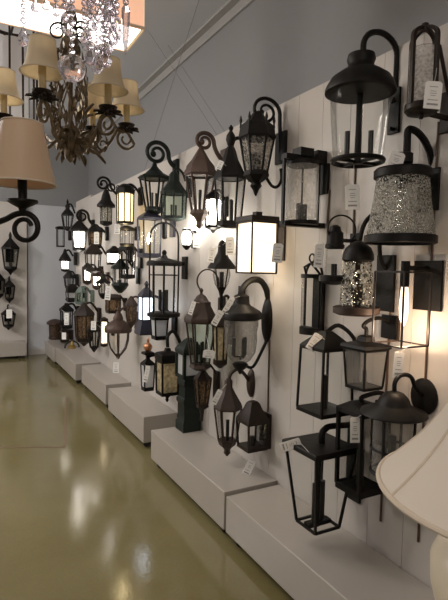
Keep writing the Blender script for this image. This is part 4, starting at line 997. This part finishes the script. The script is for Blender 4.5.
MB().tube([(0, 0, .50), (0, 0, CEIL - Z0 - .03)], .005, 8).build('hanging_rod', 'bronze', ch)
MB().lathe([(.001, CEIL - Z0 - .05), (.05, CEIL - Z0 - .03), (.06, CEIL - Z0 - .001), (.001, CEIL - Z0)], 24).build('canopy', 'bronze', ch)
RIM = 2.12 - Z0
def chandelier_arm(a, ARMR):
    ca, sa = math.cos(a), math.sin(a); f = lambda r, z: (r * ca, r * sa, z)
    cz = RIM - .080
    pts = []
    for i in range(25):
        u = i / 24
        r = .02 + (ARMR - .02) * u; z = .13 - .085 * math.sin(PI * min(1, u * 1.25)) + (cz - .13 - .0) * max(0, u - .25) / .75
        pts.append(f(r, z))
    ar = MB(); ar.tube(pts, .0065, 8)
    q = []
    for j in range(36):                         # scroll at the end of the arm, under the cup
        t = math.radians(-20 - 560 * j / 35); rd = .041 * (1 - .72 * j / 35)
        q.append(f(ARMR - .005 + rd * math.cos(t) , cz - .034 + rd * math.sin(t)))
    ar.tube([pts[-1]] + q, .006, 8, .004)
    q = []
    for j in range(30):                         # counter-scroll halfway
        t = math.radians(100 + 480 * j / 29); rd = .028 * (1 - .7 * j / 29); q.append(f(.125 + rd * math.cos(t), .085 + rd * math.sin(t)))
    ar.tube(q, .005, 8, .003)
    leaf(ar, f(.06, .07), a, .3, .07, .012, .6); leaf(ar, f(.10, .05), a + .2, -.3, .05, .010, -.4); leaf(ar, f(.13, .06), a - .2, .9, .05, .010, .6)
    arm_o = ar.build('arm', 'antique', ch, ang=60)
    c = (ARMR * ca, ARMR * sa)
    m = MB().lathe([(.002, cz - .01), (.012, cz - .006), (.012, cz + .004), (.030, cz + .016), (.033, cz + .024), (.012, cz + .018)], 20, 0, c)
    for i in range(8):
        b = i * PI / 4; leaf(m, (c[0] + .016 * math.cos(b), c[1] + .016 * math.sin(b), cz + .004), b, .45, .032, .010, -.5)
    m.build('candle_cup', 'bronze', arm_o, ang=60)
    MB().lathe([(.0125, cz + .018), (.0125, RIM + .03), (.008, RIM + .032)], 16, 0, c).build('candle_sleeve', 'ivory', arm_o)
    # bell shade with eight soft panels
    prof = [(.069, 0), (.062, .008), (.0535, .026), (.0475, .05), (.044, .078), (.042, .105)]
    MB().shell([(r, z + RIM) for r, z in prof], .002, 40, 0, c).build('lamp_shade', 'shade_tan', arm_o, ang=60)
    m = MB(); m.torus((c[0], c[1], RIM + .001), .069, .0022, 36, 6); m.build('rim_trim', 'shade_trim', arm_o)
    m = MB(); m.torus((c[0], c[1], RIM + .105), .042, .0018, 30, 6)
    [m.bar((c[0], c[1], RIM + .05), (c[0] + .042 * math.cos(b), c[1] + .042 * math.sin(b), RIM + .105), .0012) for b in (0, 2.1, 4.2)]
    m.tube([(c[0], c[1], RIM + .03), (c[0], c[1], RIM + .055)], .006, 8)
    m.build('shade_wire', 'shade_trim', arm_o)
for a, ARMR in ((-123, .235), (-57, .182), (6, .222), (51, .185), (144, .265)): chandelier_arm(math.radians(a), ARMR)

# ================================================================ LIT RECTANGULAR LINEN SHADE
lx0, lx1, ly0, ly1, lz = -.45, .855, 2.49, 2.79, 2.70
ls = empty('linear_shade_pendant', ((lx0 + lx1) / 2, (ly0 + ly1) / 2, lz), 'long rectangular linen-shade pendant lit bright white underneath, top left', 'pendant light')
hx, hy = (lx1 - lx0) / 2, (ly1 - ly0) / 2
MB().box((0, -hy, .15), (hx, .004, .15)).box((0, hy, .15), (hx, .004, .15)).build('long_shade_side', 'shade_lit', ls)
MB().box((-hx, 0, .15), (.004, hy, .15)).box((hx, 0, .15), (.004, hy, .15)).build('short_shade_side', 'shade_lit_end', ls)
MB().box((0, 0, .012), (hx - .006, hy - .006, .003)).build('diffuser', 'diffuser', ls)
m = MB()
for z in (.006, .294):
    m.box((0, -hy, z), (hx + .008, .008, .006)).box((0, hy, z), (hx + .008, .008, .006)).box((-hx, 0, z), (.008, hy, .006)).box((hx, 0, z), (.008, hy, .006))
m.build('trim_band', 'shade_trim', ls)
m = MB()
for x in (-.3, .3): m.tube([(x, 0, .012), (x, 0, CEIL - lz - .002)], .006, 8)
m.box((0, 0, .2), (hx - .01, .006, .006)); m.box((0, 0, CEIL - lz - .015), (.4, .05, .0145)); m.build('hanging_frame', 'bronze', ls)
area_l = bpy.data.lights.new('shade_light', 'AREA'); area_l.shape = 'RECTANGLE'; area_l.size = 1.2; area_l.size_y = .26; area_l.energy = 10; area_l.color = (1, .92, .8)
ao = bpy.data.objects.new('shade_light', area_l); COL.objects.link(ao); ao.parent = ls; ao.location = (0, 0, .006)

# ================================================================ CRYSTAL CHANDELIER
KP = Vector((.275, 1.27, 2.30))
cr = empty('crystal_chandelier', KP, 'crystal chandelier of clear hanging drops and faceted balls, cut by the top edge', 'chandelier')
m = MB(); m.torus((0, 0, 0), .10, .006, 36, 8); m.torus((0, 0, .10), .17, .006, 40, 8)
for i in range(6):
    a = i * PI / 3; m.tube([(.10 * math.cos(a), .10 * math.sin(a), 0), (.17 * math.cos(a), .17 * math.sin(a), .10), (.08 * math.cos(a), .08 * math.sin(a), .30), (0, 0, .36)], .005, 6)
    m.tube([(0, 0, .06), (.10 * math.cos(a), .10 * math.sin(a), 0)], .004, 6)
m.tube([(0, 0, -.10), (0, 0, .36)], .010, 10); m.tube([(0, 0, .36), (0, 0, CEIL - KP.z - .02)], .005, 6); m.lathe([(.001, CEIL - KP.z - .03), (.06, CEIL - KP.z - .02), (.06, CEIL - KP.z)], 20)
m.build('frame', 'bronze', cr)
def drop(mb, c, h, w, n=8, rot=0.0):
    mb.lathe([(w * .12, c[2]), (w * .45, c[2] - h * .2), (w, c[2] - h * .62), (w * .8, c[2] - h * .85), (w * .08, c[2] - h)], n, rot, (c[0], c[1]))
def bead(mb, c, r): mb.sphere(c, r, 8, 5)
def strand(px, y0, y1, D, end='drop', eh=14, ew=4, step=7):
    """a hanging chain of faceted beads ending in a drop; photo px at distance D"""
    P = onD(px, y0, D); Q = onD(px, y1, D); k = D / FPX; top = KP.z + .0
    z = P.z; m = MB(); x0, y0_ = P.x - KP.x, P.y - KP.y
    zt = max(P.z, KP.z) - KP.z; zb = Q.z - KP.z + eh * k
    zc = zt
    while zc > zb + 2 * k:
        r = k * random.uniform(2.4, 4.0); bead(m, (x0, y0_, zc - r), r); zc -= 2 * r + k * .8
    m.tube([(x0, y0_, zt), (x0, y0_, zb)], k * .3, 5)
    if end == 'drop': drop(m, (x0, y0_, zb), eh * k, ew * k, 6, random.uniform(0, 1))
    elif end == 'ball': m.sphere((x0, y0_, zb - ew * k), ew * k, 10, 7)
    else: m.lathe([(ew * .25 * k, zb), (ew * k, zb - eh * k * .12), (ew * .75 * k, zb - eh * k * .7), (ew * .1 * k, zb - eh * k)], 6, .3, (x0, y0_))
    m.build('crystal_strand', 'crystal', cr, ang=5)
    if math.hypot(x0, y0_) > .02:
        MB().tube([(x0, y0_, zt), (x0 * .6, y0_ * .6, zt + .03), (0, 0, .05)], .003, 6).build('strand_arm', 'bronze', cr)
strand(23, -20, 45, 1.18, 'drop', 20, 6)
strand(72, -25, 80, 1.20, 'ball', 28, 14)
strand(84, -20, 42, 1.32, 'drop', 14, 5)
strand(90, -20, 64, 1.28, 'drop', 18, 6)
strand(97, -20, 72, 1.22, 'drop', 18, 6.5)
strand(103, -20, 60, 1.34, 'drop', 16, 6)
strand(108, -20, 54, 1.25, 'drop', 20, 6)
strand(107, -20, 30, 1.33, 'drop', 16, 6)
strand(113, -20, 24, 1.28, 'drop', 16, 5)
strand(126, -20, 53, 1.30, 'icicle', 50, 5)
strand(92, -20, 30, 1.18, 'drop', 14, 6)
strand(64, -20, 22, 1.30, 'drop', 12, 4)
strand(100, -20, 22, 1.36, 'drop', 14, 6)
strand(88, -20, 50, 1.36, 'drop', 18, 7)
strand(106, -20, 66, 1.30, 'drop', 20, 7)
strand(113, -20, 44, 1.22, 'drop', 18, 7)
strand(117, -20, 40, 1.25, 'drop', 22, 6)
strand(110, -20, 12, 1.22, 'drop', 14, 6)
strand(56, -20, 16, 1.24, 'drop', 14, 5)
strand(46, -20, 10, 1.30, 'drop', 12, 5)
strand(68, -20, 34, 1.34, 'drop', 16, 6)
strand(35, -20, 12, 1.22, 'drop', 14, 5)

# ================================================================ NEAR CHANDELIER WITH WRAPPED CONE SHADE (left edge)
D = 1.1; A = onD(22.5, 202, D); k = D / FPX
H = onD(-120, 215, 1.12)
wc = empty('chandelier', Vector((H.x, H.y, A.z - .09)), 'black iron chandelier arm with a plastic-wrapped beige cone shade, nearest at the left edge', 'chandelier')
o3 = wc.location
MB().lathe([(.002, -.02), (.02, 0), (.03, .03), (.015, .08), (.012, .3), (.02, .32), (.008, .34)], 20).build('hub', 'black', wc)
MB().tube([(0, 0, .33), (0, 0, CEIL - o3.z - .005)], .006, 8).build('hanging_rod', 'black', wc)
MB().lathe([(.05, CEIL - o3.z - .03), (.06, CEIL - o3.z)], 24).build('canopy', 'black', wc)
dv = Vector((A.x - H.x, A.y - H.y, 0)); R = dv.length; az = math.atan2(dv.y, dv.x)
def cone_arm(az):
    ca, sa = math.cos(az), math.sin(az); f = lambda r, z: (r * ca, r * sa, z)
    zc = A.z - o3.z       # underside of the cup
    pts = [f(.01, .03), f(R * .3, .015), f(R * .6, zc - 30 * k), f(R - 22 * k, zc - 19 * k), f(R - 8 * k, zc - 12.5 * k), f(R, zc - 11 * k)]
    sm_ = []
    for i in range(len(pts) - 1):
        p0, p1, p2, p3 = [Vector(pts[max(0, min(len(pts) - 1, i + j))]) for j in (-1, 0, 1, 2)]
        for u in (0, .25, .5, .75):
            sm_.append(.5 * ((2 * p1) + (p2 - p0) * u + (2 * p0 - 5 * p1 + 4 * p2 - p3) * u * u + (3 * p1 - p0 - 3 * p2 + p3) * u ** 3))
    for j in range(32):
        t = math.radians(80 - 420 * j / 31); rd = 15 * k * (1 - .5 * j / 31); sm_.append(Vector(f(R + 2 * k + rd * math.cos(t), zc - 26 * k + rd * math.sin(t))))
    o = MB().tube(sm_, 3.4 * k, 10, 2.2 * k).build('arm', 'black', wc)
    c = (R * ca, R * sa)
    MB().lathe([(2 * k, zc - 14 * k), (4 * k, zc - 6 * k), (10 * k, zc - 3 * k), (15 * k, zc), (15 * k, zc + 2 * k), (5 * k, zc - 1 * k)], 28, 0, c).build('candle_cup', 'black', o)
    MB().lathe([(4.6 * k, zc), (4.6 * k, zc + 34 * k), (3 * k, zc + 35 * k)], 18, 0, c).build('candle_sleeve', 'black', o)
    z0 = zc + 18 * k; sh = MB().shell([(32 * k, z0), (19.5 * k, z0 + 59 * k)], .002, 48, 0, c).build('lamp_shade', 'shade_wrap', o, ang=60)
    m = MB(); m.torus((*c, z0), 32 * k, .0022, 48, 6); m.build('rim_trim', 'shade_trim', sh); m = MB(); m.torus((*c, z0 + 59 * k), 19.5 * k, .002, 40, 6); [m.bar((*c, z0 + 40 * k), (c[0] + 19.5 * k * math.cos(b), c[1] + 19.5 * k * math.sin(b), z0 + 59 * k), .001) for b in (0, 2.1, 4.2)]
    m.tube([(*c, z0 + 16 * k), (*c, z0 + 42 * k)], .006, 8); m.build('shade_wire', 'shade_trim', sh)
for i in range(3): cone_arm(az + i * 2 * PI / 3)

# ================================================================ dark rod cage pendant behind the chandeliers
P = onD(14, 150, 3.3); cg = empty('cage_pendant', P, 'tall dark cage pendant of vertical rods behind the bronze chandelier', 'pendant light')
k = 3.3 / FPX; m = MB(); ht = 122 * k; rr = 26 * k
for i in range(14):
    a = i * 2 * PI / 14; m.bar((rr * math.cos(a), rr * math.sin(a), 0), (rr * math.cos(a), rr * math.sin(a), ht), 1.3 * k)
for z in (0, ht): m.torus((0, 0, z), rr, 1.8 * k, 36, 6); m.bar((-rr, 0, z), (rr, 0, z), 1.5 * k); m.bar((0, -rr, z), (0, rr, z), 1.5 * k)
m.build('cage', 'bronze', cg)
MB().tube([(0, 0, ht), (0, 0, CEIL - P.z - .002)], .006, 8).build('hanging_rod', 'bronze', cg)
MB().lathe([(14 * k, 20 * k), (14 * k, 105 * k)], 24).build('frosted_cylinder', 'frost', cg)
